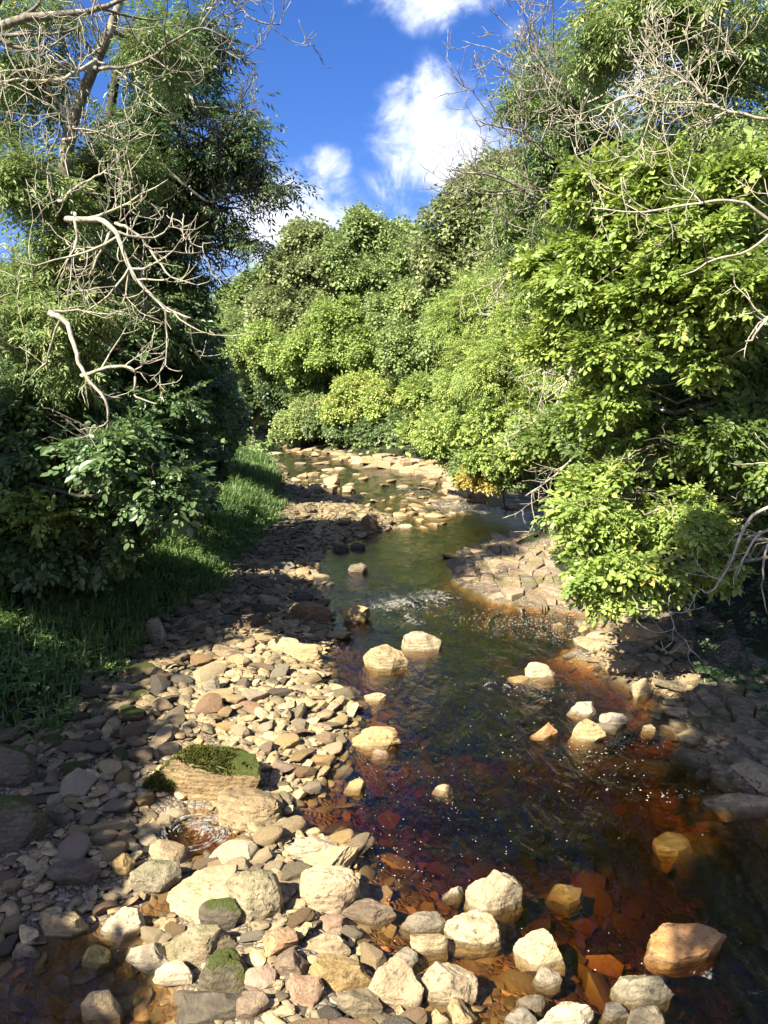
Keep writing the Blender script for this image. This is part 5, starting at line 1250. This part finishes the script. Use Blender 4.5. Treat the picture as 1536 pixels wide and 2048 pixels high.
pt1 = grass_patch(5200, 11, (-12, -1.5), (6, 32), .22, .5, 5, tst)
tst2 = lambda q: (psd(q, GRASS) > 0) & (psd(q, GRASS) < 4.5)
pt2 = grass_patch(1600, 10, (-16, -5), (26, 60), .35, .7, 6, tst2)
V, FL, Tn = joinparts([pt1, pt2])
obj('grass', mesh_raw('grass', V, FL, Tn, False, [M['grass']]), kind='stuff', label='long green grass leaning over the shingle from the left bank', cat='grass')
# broad-leaved herbs along the edge of the grass
r = np.random.default_rng(91); q = np.stack([r.uniform(-11, -1.5, 9000), r.uniform(6, 26, 9000)], -1); sdg = psd(q, GRASS)
q = q[(sdg > -.35) & (sdg < 3) & (fbm(np.column_stack([q * 1.1 + 4, q[:, :1] * 0]), 2) > .0)][:1500]
b = np.column_stack([q, height(q) + r.uniform(.05, .28, len(q))]); d = r.normal(size=(len(q), 3)); d[:, 2] = 0; d /= np.linalg.norm(d, axis=1)[:, None]
v, f, t = sprays('broad', b, d, .26, r, .05, .45, .2)
obj('undergrowth', mesh_raw('undergrowth', v, f, t, False, [M['grass']]), kind='stuff', label='low broad-leaved weeds growing among the bank grass', cat='undergrowth')
# shaded ivy and ferns of the right bank
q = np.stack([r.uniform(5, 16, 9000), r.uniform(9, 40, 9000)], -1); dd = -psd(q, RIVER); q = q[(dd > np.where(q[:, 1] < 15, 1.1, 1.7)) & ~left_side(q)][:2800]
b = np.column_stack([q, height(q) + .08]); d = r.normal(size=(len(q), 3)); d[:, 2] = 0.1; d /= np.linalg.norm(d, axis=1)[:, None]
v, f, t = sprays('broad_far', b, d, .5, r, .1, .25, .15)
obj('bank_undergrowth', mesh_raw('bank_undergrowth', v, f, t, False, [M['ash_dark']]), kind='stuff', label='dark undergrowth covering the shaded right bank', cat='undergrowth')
q = np.stack([r.uniform(-40, 30, 16000), r.uniform(44, 110, 16000)], -1); dd = -psd(q, RIVER); q = q[(dd > .9)][:6000]
b = np.column_stack([q, height(q) + .35]); d = r.normal(size=(len(q), 3)); d[:, 2] = 0.1; d /= np.linalg.norm(d, axis=1)[:, None]
v, f, t = sprays('broad_far', b, d, 1.1, r, .1, .5, .2)
obj('far_undergrowth', mesh_raw('far_undergrowth', v, f, t, False, [M['far']]), kind='stuff', label='leafy undergrowth along the foot of the far trees', cat='undergrowth')
# ferns on the left bank near the bend
def fern(x, y, s, label, seed):
    r = np.random.default_rng(seed); root = bpy.data.objects.new('fern', None); COL.objects.link(root); root.location = (x, y, z_at(x, y)); root['label'] = label; root['category'] = 'fern'; root['group'] = 'ferns on the grass bank'
    for k in range(9):
        a = k / 9 * 6.28 + r.normal(0, .2); vs, fs = [], []
        for i in range(14):
            t = (i + 1) / 14; c = np.array([math.cos(a) * t * s * .8, math.sin(a) * t * s * .8, s * (t * 1.1 - t * t * .85)]); wl = s * .26 * math.sin(math.pi * min(1, t * .9 + .12)); sd = np.array([-math.sin(a), math.cos(a), -.25]); fw = np.array([math.cos(a), math.sin(a), 0]) * s * .045
            for sg in (-1, 1):
                o = len(vs); e = c + np.array([sd[0] * sg, sd[1] * sg, sd[2]]) * wl + fw; vs += [c - fw * .5, e, c + fw * .6]; fs.append([o, o + 1, o + 2])
        obj('frond', mesh_raw('frond', np.array(vs), np.array(fs), np.full(len(vs), r.uniform(.5, .9)), False, [M['grass']]), root)
for i, (px, py, s, l) in enumerate([(455, 925, .9, 'light green fern near the river bend on the grass bank'), (425, 945, .8, 'smaller fern left of the light green fern'), (500, 940, .7, 'low fern at the edge of the grass near the bend')]):
    g0 = gp(px, py, .9); fern(g0[0], g0[1], s, l, 900 + i)
print('tris', sum(len(o.data.loop_triangles) if False else sum(1 for _ in ()) for o in COL.objects if o.type == 'MESH'), 'unique mesh polys', sum(len(m.polygons) for m in bpy.data.meshes))
